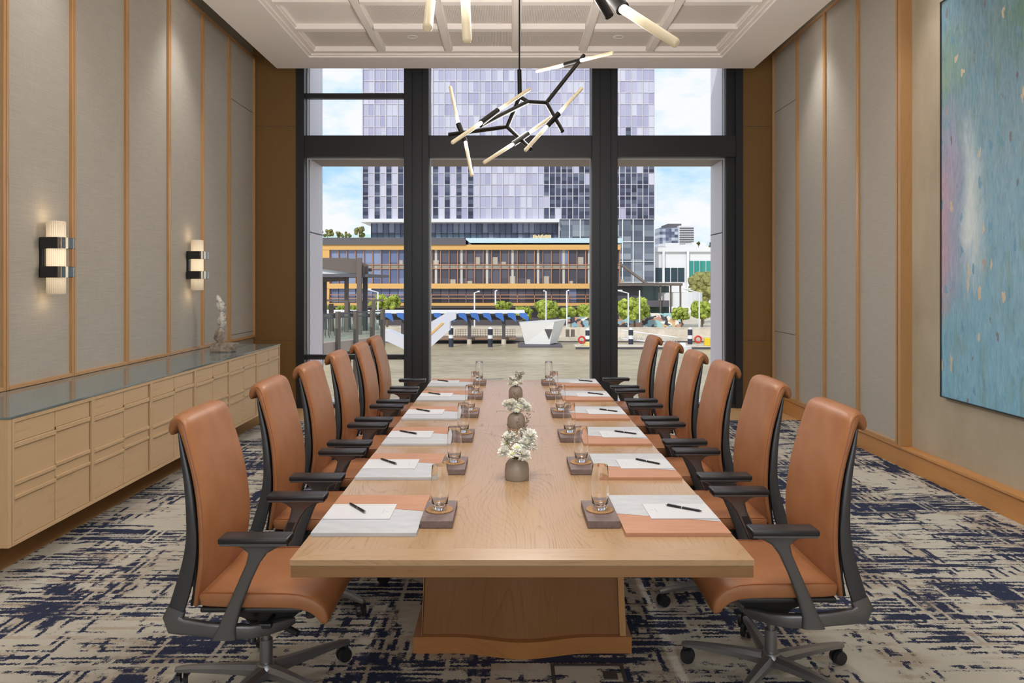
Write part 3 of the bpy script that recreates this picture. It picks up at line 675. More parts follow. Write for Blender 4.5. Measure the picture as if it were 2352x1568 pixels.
# ================================================================ PLACE SETTINGS
M['tanpad'] = mat('desk_pad_tan', S(198, 144, 112), .5); M['wpad'] = mat('desk_pad_pale_grey', S(186, 189, 194), .5)
nt, b = base(M['wpad']); n1 = noise(nt, coord(nt, (6, 14, 1)), 2, 5, .6); nt.links.new(cramp(nt, n1, [(.3, S(178, 182, 188)), (.7, S(194, 197, 202))]), b.inputs['Base Color'])
nt, b = base(M['tanpad']); n1 = noise(nt, coord(nt, (4, 20, 1)), 2, 5, .6); nt.links.new(cramp(nt, n1, [(.3, S(178, 126, 96)), (.7, S(190, 140, 110))]), b.inputs['Base Color'])
M['paper'] = mat('card_stock', S(204, 206, 211), .6); M['print'] = mat('printed_grey', S(170, 170, 174), .6)
M['pen'] = mat('pen_black', S(20, 20, 24), .22); M['chrome'] = mat('chrome', S(200, 200, 205), .12, 1.0)
M['slate'] = mat('stone_block', S(112, 94, 92), .6); nt, b = base(M['slate']); n1 = noise(nt, coord(nt, (1, 1, 1)), 24, 6, .7)
nt.links.new(cramp(nt, n1, [(.3, S(98, 82, 82)), (.7, S(128, 110, 106))]), b.inputs['Base Color']); bump(nt, b, n1, .002, .5)
M['cork'] = mat('cork', S(168, 128, 84), .8); nt, b = base(M['cork']); n1 = noise(nt, coord(nt, (1, 1, 1)), 260, 3, .7)
nt.links.new(cramp(nt, n1, [(.35, S(140, 100, 64)), (.6, S(182, 142, 98))]), b.inputs['Base Color'])
# guest frame: +x towards the table centre, origin at the table edge
def m_pad():
    t = thing('desk_pad', '', 'desk pad'); h = .012; x0, x1, y0, y1 = .008, .365, -.225, .225
    ym = .06
    MB().prism([(x0, y0, 0), (x1, y0, 0), (x1, -.035+.05, 0), (x0, .105, 0)], (0, 0, h)).build('pale_panel', M['wpad'], t)
    MB().prism([(x1, -.033+.05, 0), (x1, y1, 0), (x0, y1, 0), (x0, .107, 0)], (0, 0, h)).build('tan_panel', M['tanpad'], t)
    MB().prism([(x0+.004, .1045, h), (x1, .0145, h), (x1, .0175, h), (x0+.004, .1075, h)], (0, 0, .0006)).build('seam', M['stitch'], t)
    return t
def m_card():
    t = MB().box(0, .24, -.088, .088, 0, .003)
    o = t.build('note_card', M['paper'])
    g = MB().box(.203, .2045, -.028, .022, .003, .0033).box(.214, .222, -.012, -.009, .003, .0033)
    g.build('printed_mark', M['print'], o); return o
def m_pen():
    t = thing('pen', '', 'pen')
    MB().cyl((-.058, 0, .0045), (.005, 0, .0045), .0042, .0045, 14).cyl((.009, 0, .0045), (.064, 0, .0045), .0046, .0044, 14).cyl((-.058, 0, .0045), (-.068, 0, .0045), .0042, .0018, 14).build('barrel', M['pen'], t, 40)
    MB().cyl((.005, 0, .0045), (.009, 0, .0045), .0048, .0048, 14).cyl((.064, 0, .0045), (.070, 0, .0045), .0046, .0036, 14).cyl((-.068, 0, .0045), (-.073, 0, .0045), .0018, .0006, 10).box(.028, .064, -.0012, .0012, .009, .0102, .0003).build('chrome_trim', M['chrome'], t, 40)
    return t
def m_block(): return MB().box(-.057, .057, -.124, .124, 0, .026, .002).build('stone_tray', M['slate'])
def m_cork(): return MB().lathe([(.049, 0), (.050, .001), (.050, .003), (.049, .004)], 40, capt=True).build('coaster', M['cork'])
def m_glass():
    pr = [(.001, 0), (.024, 0), (.0265, .003), (.029, .02), (.0325, .05), (.0335, .08), (.032, .115), (.0285, .158), (.0275, .160), (.0277, .158), (.0311, .115), (.0326, .08), (.0316, .05), (.0282, .026), (.021, .017), (.010, .0145), (.001, .014)]
    return MB().lathe(pr, 48, capb=True, capt=True).build('drinking_glass', M['glass'], None, 50)
SY = [2.753, 3.473, 4.15, 4.87, 5.60, 6.33]
protos = {}
def put(key, fn, loc, rz, label, cat, group, name):
    if key not in protos: protos[key] = fn(); o = protos[key]
    else: o = dup(protos[key])
    o.location = loc; o.rotation_euler = (0, 0, rz); tag(o, label, cat, group); return o
for side in (0, 1):
    for i in range(6):
        s = (1, -1)[side]; ex = (TX0, TX1)[side]; y = SY[i]; rz = (0, PI)[side]
        who = 'at the %s place %s' % (('left', 'right')[side], ordn[i])
        W = lambda x, yy: (ex+s*x, y+s*yy)
        a, c = W(0, 0)
        put('pad', m_pad, (a, c, TH+.0005), rz, 'pale grey and tan two-tone desk pad '+who, 'desk pad', 'desk pads on the table', 'desk_pad')
        if side == 0: a, c = W(.012, .005)
        else: a, c = W(.012, -.01)
        put('card', m_card, (a, c, TH+.013), rz+(.0, .01)[side], 'white note card lying on the desk pad '+who, 'note card', 'note cards on the desk pads', 'note_card')
        pa = math.radians((-54, -49, -38, -42, -42, -42)[i] if side == 0 else (145, 135, 144, 142, 143, 144)[i])
        if side == 0: a, c = W(.113, .034)
        else: a, c = W(.11, -.03)
        put('pen', m_pen, (a, c, TH+.0162), pa, 'black and chrome pen on the note card '+who, 'pen', 'pens on the note cards', 'pen')
        bx = (-.255, .330)[side]; by = y-.018
        put('block', m_block, (bx, by, TH+.0005), 0, 'grey-brown stone tray '+who, 'stone tray', 'stone trays beside the desk pads', 'stone_tray')
        put('cork', m_cork, (bx, by+.0, TH+.027), 0, 'round cork coaster on the stone tray '+who, 'coaster', 'cork coasters on the stone trays', 'coaster')
        put('glass', m_glass, (bx+.001, by+.0, TH+.0315), 0, 'empty clear tumbler on the cork coaster '+who, 'glass', 'tumblers on the coasters', 'glass')
# ================================================================ VASES AND FLOWERS
M['vase'] = mat('grey_ceramic', S(150, 140, 130), .38); M['petal'] = mat('petal_white', S(238, 238, 226), .6, Subsurface_Weight=.15)
nt, b = base(M['petal']); n1 = noise(nt, coord(nt, (1, 1, 1)), 60, 2, .5); nt.links.new(cramp(nt, n1, [(.3, S(240, 238, 222)), (.6, S(252, 250, 244))]), b.inputs['Base Color'])
M['pyel'] = mat('flower_heart', S(206, 214, 120), .6); M['stem'] = mat('stem_green', S(88, 108, 60), .6); M['sprig'] = mat('dry_sprig', S(120, 108, 96), .7)
def petal(g, c, d, up, ln, wd, curl):
    d = Vector(d).normalized(); sd_ = d.cross(Vector(up)).normalized(); nn = sd_.cross(d).normalized()
    r = []
    for t_, w_ in ((0, .25), (.35, .8), (.7, 1.0), (1.0, .5)):
        p = Vector(c)+d*ln*t_+nn*(curl*ln*t_*t_); w2 = wd*w_
        r.append((p-sd_*w2+nn*w2*.3, p, p+sd_*w2+nn*w2*.3))
    vs = [[g.b.verts.new(q) for q in a] for a in r]
    for a, b_ in zip(vs, vs[1:]):
        for j in (0, 1): g.b.faces.new((a[j], a[j+1], b_[j+1], b_[j]))
def flower(vase, kind, at, facing, r, vname, root):
    f = thing('white_flower', 'white %s in the grey vase %s' % (('frilled carnation', 'flower with a yellow-green heart')[kind], vname), 'flower', root, 0, 'white flowers in the vase '+vname)
    g = MB(); q = Vector(facing).normalized(); a1 = q.orthogonal().normalized(); a2 = q.cross(a1)
    rel = Vector(at)
    for ring, (el, n, ln) in enumerate(((-.55, 13, .9), (-.2, 17, 1.0), (.12, 18, 1.0), (.42, 16, .96), (.72, 14, .9), (1.02, 10, .84), (1.32, 6, .78)) if kind == 0 else ((-.05, 17, 1.0), (.2, 15, .85), (.5, 11, .6))):
        for k in range(n):
            a = 2*PI*(k+ring*.5)/n+random.uniform(-.15, .15); e = el+random.uniform(-.16, .16)
            d = (a1*math.cos(a)+a2*math.sin(a))*math.cos(e)+q*math.sin(e)
            petal(g, rel+d*.002, d, q, r*ln*random.uniform(.88, 1.08), r*(.19 if kind == 0 else .12), random.uniform(.05, .4) if kind == 0 else .05)
    g.build('petals', M['petal'], f)
    if kind: MB().ico(rel+q*.003, r*.28, 1, .08).build('heart', M['pyel'], f)
    base_ = Vector((0, 0, -.01)); MB().tube([base_, (base_+rel)/2+Vector((0, 0, .005)), rel-q*.004], .0016, 6).build('stem', M['stem'], f)
def sprig(tip, root, vname):
    g = MB(); tip = Vector(tip); pts = [Vector((0, 0, 0)), tip*.5+Vector((random.uniform(-.006, .006), 0, .006)), tip]
    g.tube(pts, .0009, 5)
    for k in range(16):
        t_ = .45+.55*k/16; p = pts[1]*(2-2*t_)+tip*(2*t_-1) if t_ > .5 else pts[1]*2*t_
        d = Vector((random.uniform(-1, 1), random.uniform(-1, 1), random.uniform(.2, 1))).normalized()*.018*(1.25-t_*.5)
        g.tube([p, p+d], .0006, 4)
        for q in range(3): g.ico(p+d*(.6+.2*q)+Vector((random.uniform(-.002, .002),)*3), .0022, 1)
    tag(g.build('dried_sprig', M['sprig'], None, loc=root), 'thin dried sprig in the grey vase '+vname, 'dried sprig', 'dried sprigs in the vase '+vname)
random.seed(11)
VS = [(.033, 3.27, .0530, .090, 'nearest the camera', 1.0), (.041, 4.44, .0530, .084, 'in the middle of the table', .95), (.047, 5.56, .0520, .086, 'nearest the window', .80)]
for i, (x, y, r, h, vn, k) in enumerate(VS):
    pr = [(.001, 0), (r*.95, 0), (r, .006), (r, h*.5), (r*.94, h*.72), (r*.72, h*.92), (r*.45, h), (r*.40, h), (r*.38, h*.9), (r*.8, h*.5), (r*.8, .01), (.001, .008)]
    tag(MB().lathe(pr, 48, capb=True, capt=True).build('flower_vase', M['vase'], None, 60, (x, y, TH+.0005)), 'squat grey ceramic vase of white flowers, '+vn, 'vase', 'grey vases along the table centre')
    top = (x, y, TH+h-.002)
    if i == 0: F = [(-.045, .0, .065, .027, 1), (-.055, -.03, .035, .026, 0), (-.03, .02, .085, .034, 0), (-.02, -.045, .030, .024, 1), (.0, -.035, .055, .024, 1), (.028, -.045, .025, .032, 0), (.042, -.01, .065, .034, 0), (.055, .01, .095, .034, 0), (.060, .03, .050, .030, 0), (.01, .04, .060, .030, 0), (.035, .05, .100, .028, 0)]
    elif i == 1: F = [(-.060, -.005, .055, .024, 0), (-.028, -.012, .055, .034, 0), (-.035, -.03, .030, .024, 0), (.000, -.045, .022, .020, 1), (.022, -.02, .045, .026, 1), (.030, .01, .060, .028, 0), (.055, -.01, .040, .030, 0), (.064, .0, .025, .026, 0), (.0, .03, .045, .026, 0)]
    else: F = [(-.024, 0, .050, .028, 0), (-.036, -.01, .022, .022, 0), (-.004, -.03, .026, .026, 1), (.030, -.01, .026, .024, 0), (.012, .02, .040, .024, 0), (.034, .01, .040, .020, 0)]
    for fx, fy, fz, fr, kd in F:
        flower(i, kd, (fx, fy, fz), (fx*1.5, fy*2-.35*abs(fz)*6, .25+fz), fr, vn, top)
    for s_ in range(5 if i != 1 else 3):
        tip = [(-.035, .02, .15), (.01, .03, .165), (.045, .02, .16), (-.06, -.04, .10), (.055, .05, .19)][s_] if i == 0 else [(-.01, .0, .125), (.012, .01, .11), (-.02, .02, .10)][s_] if i == 1 else [(.01, .01, .105), (.035, 0, .10), (.05, .02, .105), (-.045, -.01, .06), (.06, .0, .095)][s_]
        sprig(tip, top, vn)
# ================================================================ CHANDELIERS
tm = mat('frosted_tube', S(222, 208, 176), .35, emit=(1, .86, .62), es=1.0); nt, b = base(tm); M['tube'] = tm
t_ = N(nt, 'ShaderNodeTexCoord'); s_ = N(nt, 'ShaderNodeSeparateXYZ'); nt.links.new(t_.outputs['Object'], s_.inputs[0])
em = cramp(nt, s_.outputs[2], [(0.0, 5.0), (.06, 2.6), (.13, .55), (.30, .30)], 'LINEAR'); nt.links.new(em, b.inputs['Emission Strength'])
nt.links.new(cramp(nt, s_.outputs[2], [(0.0, (1, .93, .78)), (.12, (1, .82, .55)), (.25, (1, .86, .66))]), b.inputs['Emission Color'])
# factor above 1 needs a math stage: ramps clamp at 1
em2 = mth(nt, 'MULTIPLY', cramp(nt, s_.outputs[2], [(0.0, 1.0), (.04, .45), (.10, .10), (.20, .02)]), 2.0); nt.links.new(em2, b.inputs['Emission Strength'])
def chandelier(name_lbl, arms, sockets, rod, r_arm, r_tube, tl=None):
    """arms: lists of 3D points; sockets: (a, b, tubeEndA, tubeEndB)"""
    o0 = Vector(rod[-1]); t = thing('chandelier', name_lbl, 'chandelier', o0, 0)
    MB().tube([Vector(p)-o0 for p in rod], r_arm*.38, 10).build('drop_rod', M['bronze'], t, 60)
    MB().cyl(Vector(rod[0])-o0, Vector(rod[0])-o0-Vector((0, 0, .03)), .07, .07, 32).build('ceiling_rose', M['bronze'], t, 60)
    for a in arms: MB().tube([Vector(p)-o0 for p in a], r_arm, 8).build('branch', M['bronze'], t, 50)
    for a, b_, ea, eb in sockets:
        a, b_ = Vector(a)-o0, Vector(b_)-o0
        so_ = MB().cyl(a, b_, r_tube*1.5, r_tube*1.5, 20).build('socket', M['bronze'], t, 50)
        for s0, e0 in ((a, ea), (b_, eb)):
            if e0 is None: continue
            e0 = Vector(e0)-o0; d = e0-s0; l = d.length
            g = MB().lathe([(r_tube*.9, -.004), (r_tube, .0), (r_tube, l-.008), (r_tube*.8, l-.001), (r_tube*.6, l), (.0005, l)], 20)
            tb_ = g.build('glass_tube', M['tube'], so_, 60); tb_.location = s0; tb_.rotation_mode = 'QUATERNION'; tb_.rotation_quaternion = d.to_track_quat('Z', 'Y')
    return t
Y = 5.4
A = P(1194, 222, Y); B_ = P(1212, 234, Y-.05); Cn = P(1255, 236, Y); E = P(1165, 291, Y+.05)
arms = [[P(1193, 160, Y), A], [A, B_], [B_, P(1104, 288, Y-.45)], [B_, Cn], [Cn, P(1341, 127, Y+.25)], [Cn, P(1292, 302, Y-.1)], [A, E], [E, P(1031, 309, Y+.2)], [E, P(1219, 342, Y-.15)]]
so_ = [(P(1053, 285, Y+.22), P(1069, 326, Y+.14), P(1034, 198, Y+.36), P(1084, 404, Y-.02)),
       (P(1105, 282, Y-.50), P(1143, 254, Y-.36), P(1038, 328, Y-.72), P(1217, 204, Y-.12)),
       (P(1297, 149, Y+.30), P(1334, 139, Y+.20), P(1231, 164, Y+.44), P(1409, 121, Y+.04)),
       (P(1256, 290, Y-.10), P(1283, 261, Y-.04), P(1206, 346, Y-.22), P(1337, 202, Y+.10)),
       (P(1178, 331, Y-.14), P(1212, 307, Y-.02), P(1111, 374, Y-.34), P(1268, 268, Y+.16))]
top = P(1193, 160, Y)
chandelier('black branching chandelier of ten frosted glass tubes hanging over the table', arms, so_, [(top.x, top.y, ZR+.14), top], .0155, .0130)
# nearer chandelier, mostly above the frame
Y = 2.25
hub = P(1190, -260, Y)
def Q(px, py, dy=0): return P(px, py, Y+dy)
arms = [[hub, Q(1100, -120)], [Q(1100, -120), Q(985, 5, .05)], [hub, Q(1300, -130)], [Q(1300, -130), Q(1400, 38, -.05)], [Q(1100, -120), Q(1050, -210, .2)]]
so_ = [(Q(1005, -70, .1), Q(992, -25, .05), Q(1040, -250, .3), Q(982, 66, -.12)),
       (Q(1075, -60, .05), Q(1068, -20, .05), Q(1100, -230, .1), Q(1073, 97, .05)),
       (Q(1396, -22, .05), Q(1430, 20, .0), Q(1290, -160, .25), Q(1556, 101, -.1))]
chandelier('nearer black branching chandelier, only its lowest glass tubes in view', arms, so_, [(hub.x, hub.y, ZR+.14), hub], .014, .0145)
# ================================================================ OUTSIDE
def ext(name, label, cat, mb, m, group=None, smooth=None): return tag(mb.build(name, m, None, smooth), label, cat, group)
def X(px, y): return (px-1170)*y/FPX
def Z(py, y): return EYE-(py-647)*y/FPX
WZ = -7.4; QZ = -6.7
M['water'] = mat('harbour_water', S(176, 164, 140), .3, spec=.25); nt, b = base(M['water'])
n1 = noise(nt, coord(nt, (.5, 1.6, 1)), 1.2, 6, .65, .4); n2 = noise(nt, coord(nt, (.05, .12, 1)), 1.2, 4, .6)
nt.links.new(cramp(nt, mth(nt, 'ADD', mth(nt, 'MULTIPLY', n1, .6), mth(nt, 'MULTIPLY', n2, .4)), [(.38, S(146, 132, 106)), (.60, S(192, 178, 150))]), b.inputs['Base Color']); bump(nt, b, n1, .25, .6)
struct('ground', MB().box(-160, 160, 10.42, 112, WZ-.5, WZ), M['water']); o = bpy.data.objects['ground']; tag(o, kind='structure')
M['conc'] = mat('quay_concrete', S(206, 194, 178), .8); nt, b = base(M['conc']); n1 = noise(nt, coord(nt, (1, 1, 1)), .5, 6, .7)
nt.links.new(cramp(nt, n1, [(.3, S(186, 170, 150)), (.7, S(222, 214, 202))]), b.inputs['Base Color'])
struct('ground.001', MB().box(-160, 260, 112, 700, WZ-.5, QZ), M['conc'])
M['ewhite'] = mat('white_render', S(226, 226, 230), .6); M['orange'] = mat('ochre_cladding', S(220, 172, 104), .6); M['omull'] = mat('copper_mullion', S(190, 134, 100), .5)
M['edark'] = mat('dark_steel', S(80, 76, 82), .6); M['ebrown'] = mat('brown_steel', S(104, 92, 86), .6); M['egrey'] = mat('grey_roof', S(96, 92, 100), .7)
M['eblue'] = mat('blue_canvas', S(70, 118, 200), .7); M['elight'] = mat('pale_blue_parapet', S(196, 218, 230), .6)
def winmat(name, cw, ch, cols, rough=.2, off=(0, 0)):
    m = mat(name, (.5, .5, .5), rough); nt, b = base(m); t = N(nt, 'ShaderNodeTexCoord'); s = N(nt, 'ShaderNodeSeparateXYZ'); nt.links.new(t.outputs['Object'], s.inputs[0])
    fx = mth(nt, 'FLOOR', mth(nt, 'DIVIDE', mth(nt, 'ADD', s.outputs[0], off[0]), cw)); fz = mth(nt, 'FLOOR', mth(nt, 'DIVIDE', mth(nt, 'ADD', s.outputs[2], off[1]), ch))
    c = N(nt, 'ShaderNodeCombineXYZ'); nt.links.new(fx, c.inputs[0]); nt.links.new(fz, c.inputs[1])
    wn_ = N(nt, 'ShaderNodeTexWhiteNoise', noise_dimensions='2D'); nt.links.new(c.outputs[0], wn_.inputs[0])
    nt.links.new(cramp(nt, wn_.outputs['Value'], cols), b.inputs['Base Color']); return m
# ---- tower
TY = 200.0; tx0, tx1 = X(833, TY), X(1503, TY); tz0 = Z(503, TY); ch = 26.4*TY/FPX; cw = (tx1-tx0)/50
tw = thing('office_tower', 'tall lilac glass tower with a white grid of mullions across the water', 'building', (tx0, TY, tz0))
MB().box(0, tx1-tx0, 0, 30, 0, 75).build('curtain_wall', winmat('lilac_glass', cw, ch, [(0, S(168, 166, 196)), (.5, S(186, 184, 208)), (1, S(206, 206, 222))]), tw)
g = MB()
for i in range(51):
    if i % 2 == 0: g.box(i*cw-.10, i*cw+.10, -.3, 0, 0, 75)
    else: g.box(i*cw-.05, i*cw+.05, -.12, 0, 0, 75)
M['fin'] = mat('mullion_grey', S(206, 202, 208), .6); g.build('vertical_fins', M['fin'], tw)
g = MB()
for j in range(24): g.box(0, tx1-tx0, -.15, 0, j*ch-.06, j*ch+.06)
g.build('floor_lines', M['fin'], tw)
MB().box(-.4, X(1284, TY)-tx0, -1.2, 30, -.9, 0).build('overhang_slab', M['ewhite'], tw)
tdm = winmat('dark_tower_glass', cw, ch/3, [(0, S(44, 46, 66)), (.5, S(70, 74, 100)), (1, S(104, 110, 130))])
cells = []
for j in range(5):
    for i in range(0, 20):
        if i % 2 == 0: cells.append((i, j))
for j in range(5):
    for i in range(31, 50):
        if (i*7+j*3) % 11: cells.append((i, j))
for (i, j) in [(47, 6), (45, 6), (45, 7), (47, 5), (42, 5), (43, 5), (0, 5), (4, 5), (43, 6), (2, 5)]: cells.append((i, j))
dn = 0; gs = MB()
for i, j in cells:
    a = (i*cw+.16, (i+1)*cw-.10, -.05, .0, j*ch+.12, (j+1)*ch-.10)
    if dn < 99: MB().box(*a).build('window', tdm, tw); dn += 1
    else: gs.box(*a)
tag(gs.build('window', tdm, tw), kind='stuff')
# lower right glass flank, down to the podium
g = MB().box(X(1284, TY)-tx0, tx1-tx0, .3, 28, Z(740, TY)-tz0, 0).build('lower_flank', winmat('flank_glass', cw*2, ch/2, [(0, S(72, 78, 96)), (.5, S(104, 112, 128)), (1, S(150, 158, 168))]), tw)
g = MB(); n_ = 9; a0 = X(1284, TY)-tx0
for i in range(n_+1): x = a0+(tx1-tx0-a0)*i/n_; g.box(x-.12, x+.12, -.1, .3, Z(655, TY)-tz0, 0)
for py in (555, 600, 648): g.box(a0, tx1-tx0, -.05, .3, Z(py, TY)-tz0-.1, Z(py, TY)-tz0+.1)
g.build('flank_grid', M['ewhite'], tw)
MB().box(X(848, TY)-tx0, X(1284, TY)-tx0, 3, 28, Z(560, TY)-tz0, -.9).build('recessed_lobby', winmat('lobby_glass', 1.6, 3.4, [(0, S(86, 92, 120)), (.5, S(112, 120, 152)), (1, S(150, 158, 186))]), tw)
g = MB()
for i in range(33): x = X(848, TY)-tx0+i*1.583; g.box(x-.07, x+.07, 2.8, 3, Z(560, TY)-tz0, -.9)
g.box(X(848, TY)-tx0, X(1284, TY)-tx0, 2.8, 3, Z(535, TY)-tz0-.1, Z(535, TY)-tz0+.1).build('lobby_mullions', M['edark'], tw)
# ---- ochre waterfront building
BYY = 142.0; bx0, bx1 = X(640, BYY), X(1425, BYY); bl = bx1-bx0
ob = thing('waterfront_building', 'long low building with ochre bands and copper mullions in front of the tower', 'building', (bx0, BYY, QZ))
zz_ = lambda py: Z(py, BYY)-QZ
om = lambda a, b_, y0, y1, nm, m: MB().box(a, b_, y0, y1, 0, 1)
def ob_box(nm, m, px0, px1, y0, y1, pa, pb): return MB().box(X(px0, BYY)-bx0, X(px1, BYY)-bx0, y0, y1, zz_(pb), zz_(pa)).build(nm, m, ob)
ob_box('body', M['edark'], 640, 1425, .6, 22, 562, 751)
ob_box('ochre_band', M['orange'], 640, 1425, -.3, 1, 562, 573.5); ob_box('ochre_band', M['orange'], 640, 1425, -.3, 1, 651, 662.5); ob_box('ochre_band', M['orange'], 640, 1425, -.3, 1, 695.5, 702)
ob_box('ochre_end', M['orange'], 640, 733+24, -.2, .7, 573, 651) ; ob_box('ochre_end', M['orange'], 640, 757, -.2, .7, 662, 696)
ob_box('roof_fascia', M['egrey'], 640, 1070, -.6, 10, 546, 562)
g = MB().prism([(X(1066, BYY)-bx0, -.6, zz_(547)), (X(1430, BYY)-bx0, -.6, zz_(547)), (X(1430, BYY)-bx0, -.6, zz_(558)), (X(1080, BYY)-bx0, -.6, zz_(558))], (0, 8, 0)); g.build('roof_parapet', M['elight'], ob)
ob_box('balustrade', M['railglass'], 733, 1100, .5, .6, 538, 547)
ob_box('canopy', M['edark'], 640, 1425, -1.6, 1, 703, 706)
wa = winmat('ochre_building_glass', 1.62, 3.0, [(0, S(96, 104, 140)), (.5, S(118, 130, 168)), (1, S(144, 158, 192))], .12)
wb = winmat('ochre_building_glass_dark', 1.62, 3.0, [(0, S(62, 58, 68)), (.5, S(78, 74, 86)), (1, S(98, 94, 108))], .15)
bays = [757+19.6*k for k in range(0, 35)]
cnt = 0
for (pa, pb) in ((573.5, 607), (617, 651), (662.5, 694)):
    for p in bays[:-1]:
        if cnt >= 99: break
        if p > 1405: continue
        MB().box(X(p, BYY)-bx0+.06, X(p+19.6, BYY)-bx0-.06, .45, .6, zz_(pb), zz_(pa)).build('window', wa if p < 960 or (random.random() < .08) else wb, ob); cnt += 1
g = MB()
for p in bays: g.box(X(p, BYY)-bx0-.06, X(p, BYY)-bx0+.06, .1, .6, zz_(651), zz_(573))
g.box(0, bl, .2, .6, zz_(617.5), zz_(616)).box(0, bl, .2, .6, zz_(608), zz_(606.5)); g.build('mullions', M['omull'], ob)
ob_box('spandrel', mat('spandrel_glass', S(150, 148, 140), .3), 757, 1425, .4, .6, 607.5, 617)
g = MB()
for py in (677, 684.5): g.box(X(757, BYY)-bx0, bl, -.2, 0, zz_(py+.8), zz_(py-.8))
for p in bays[::2]: g.box(X(p, BYY)-bx0-.05, X(p, BYY)-bx0+.05, -.2, 0, zz_(695), zz_(676))
g.build('balcony_rail', M['omull'], ob)
g = MB()
random.seed(8)
for p in bays[9::3]:
    a = X(p+6, BYY)-bx0; g.box(a, a+.45, .38, .45, zz_(651), zz_(573.5))
g.build('interior_columns', mat('column_white', S(196, 190, 182), .6), ob)
g = MB()
for p in bays[8:]:
    if random.random() < .55:
        a = X(p+2, BYY)-bx0; h_ = random.choice((.5, .8, 1.4)); zb = random.choice((607, 651)); g.box(a, a+random.uniform(.6, 1.2), .40, .45, zz_(zb), zz_(zb)+h_)
tag(g.build('office_furniture', mat('furniture_pale', S(180, 172, 160), .7), ob), kind='stuff')
# roof terrace parasols and plants
g = MB()
for k in range(14): a = X(1225+3.0*k, 141); g.box(a, a+.2, 142, 143, Z(547, 142), Z(random.uniform(538, 542), 142))
tag(g.build('roof_seating', mat('cream_canvas', S(226, 206, 160), .7)), 'cream furniture stacked on the roof terrace in front of the tower', 'furniture')
# ---- buildings to the right
RB = 203.0
rb = thing('white_waterfront_hall', 'white hall with teal glass right of the tower', 'building', (X(1503, RB), RB, QZ)); q = lambda px: X(px, RB)-X(1503, RB); rz_ = lambda py: Z(py, RB)-QZ
MB().box(q(1503), q(1700), 0, 20, 0, rz_(572)).build('wall', M['ewhite'], rb)
MB().box(q(1500), q(1700), -.8, 0, rz_(578), rz_(568)).build('roof_edge', M['ewhite'], rb)
g = winmat('teal_glass', 2.6, 20, [(0, S(36, 120, 112)), (1, S(60, 150, 140))])
for k in range(4): MB().box(q(1580+14*k), q(1592+14*k), -.2, 0, rz_(660), rz_(599)).build('teal_window', g, rb)
dg = mat('dark_glass', S(44, 62, 72), .15)
for a in (1506, 1524, 1541, 1557): MB().box(q(a), q(a+14.5), -.2, 0, rz_(647), rz_(615)).build('dark_window', dg, rb)
g = MB()
for a in (1520, 1576): g.box(q(a), q(a)+.6, -.9, -.2, rz_(690), rz_(572))
g.build('columns', M['ewhite'], rb)
MB().box(q(1560), q(1700), -.35, -.0, rz_(700), rz_(660)).build('lower_wall', M['ewhite'], rb)
cn = thing('entrance_canopy', 'flat dark canopy on posts right of the big glass tower, over the promenade', 'canopy', (X(1422, 130.5), 130.5, QZ)); c_ = lambda px: X(px, 130.5)-X(1422, 130.5); cz = lambda py: Z(py, 130.5)-QZ
MB().box(c_(1405), c_(1568), 0, 6, cz(656), cz(650)).build('roof', M['ebrown'], cn)
MB().box(c_(1405), c_(1480), 2, 8, 0, cz(657)).build('dark_wall', M['edark'], cn)
MB().box(c_(1480), c_(1545), 3, 8, 0, cz(657)).build('glass_wall', mat('canopy_glass', S(96, 116, 112), .2), cn)
MB().box(c_(1485), c_(1540), 1, 3, cz(705), cz(690)).build('white_balcony', M['egrey'], cn)
MB().lathe([(4.2, 0), (4.2, cz(672)-cz(704))], 32, (c_(1545)+2, 4.5, cz(704)), capt=True).build('drum', M['ewhite'], cn)
g = MB()
for a in (1516, 1540, 1562): g.box(c_(a), c_(a)+.25, .2, .5, 0, cz(656))
g.build('posts', M['ebrown'], cn)
FY = 400.0
fh = thing('distant_hotel', 'distant grey and white slab block on the skyline right of the tower', 'building', (X(1515, FY), FY, -10)); f_ = lambda px: X(px, FY)-X(1515, FY); fz_ = lambda py: Z(py, FY)+10
MB().box(f_(1515), f_(1557), 0, 30, 0, fz_(523)).build('grey_wing', winmat('hotel_windows', 1.6, 1.6, [(0, S(70, 76, 104)), (.5, S(120, 126, 150)), (1, S(190, 196, 210))]), fh)
MB().box(f_(1557), f_(1591), -3, 30, 0, fz_(519)).build('white_wing', mat('hotel_white', S(214, 216, 222), .6), fh)
g = MB()
for k in range(9): g.box(f_(1558), f_(1590), -3.3, -3, fz_(526+5.2*k), fz_(523.5+5.2*k))
g.build('balcony_lines', M['egrey'], fh); MB().box(f_(1536), f_(1567), 2, 20, fz_(523), fz_(513)).build('rooftop_plant', M['egrey'], fh)
random.seed(5)
for k, (a, b_, t0, t1) in enumerate(((1505, 1530, 566, 600), (1528, 1560, 558, 600), (1556, 1592, 561, 600), (1590, 1622, 556, 600), (1612, 1660, 564, 600))):
    g = MB().box(X(a, 300+k*24), X(b_, 300+k*24), 300+k*24, 315+k*24, QZ, Z(t0, 300+k*24)); ext('distant_house', 'low pale house on the hill under the distant slab block', 'building', g, M['ewhite'], 'houses on the far hill')
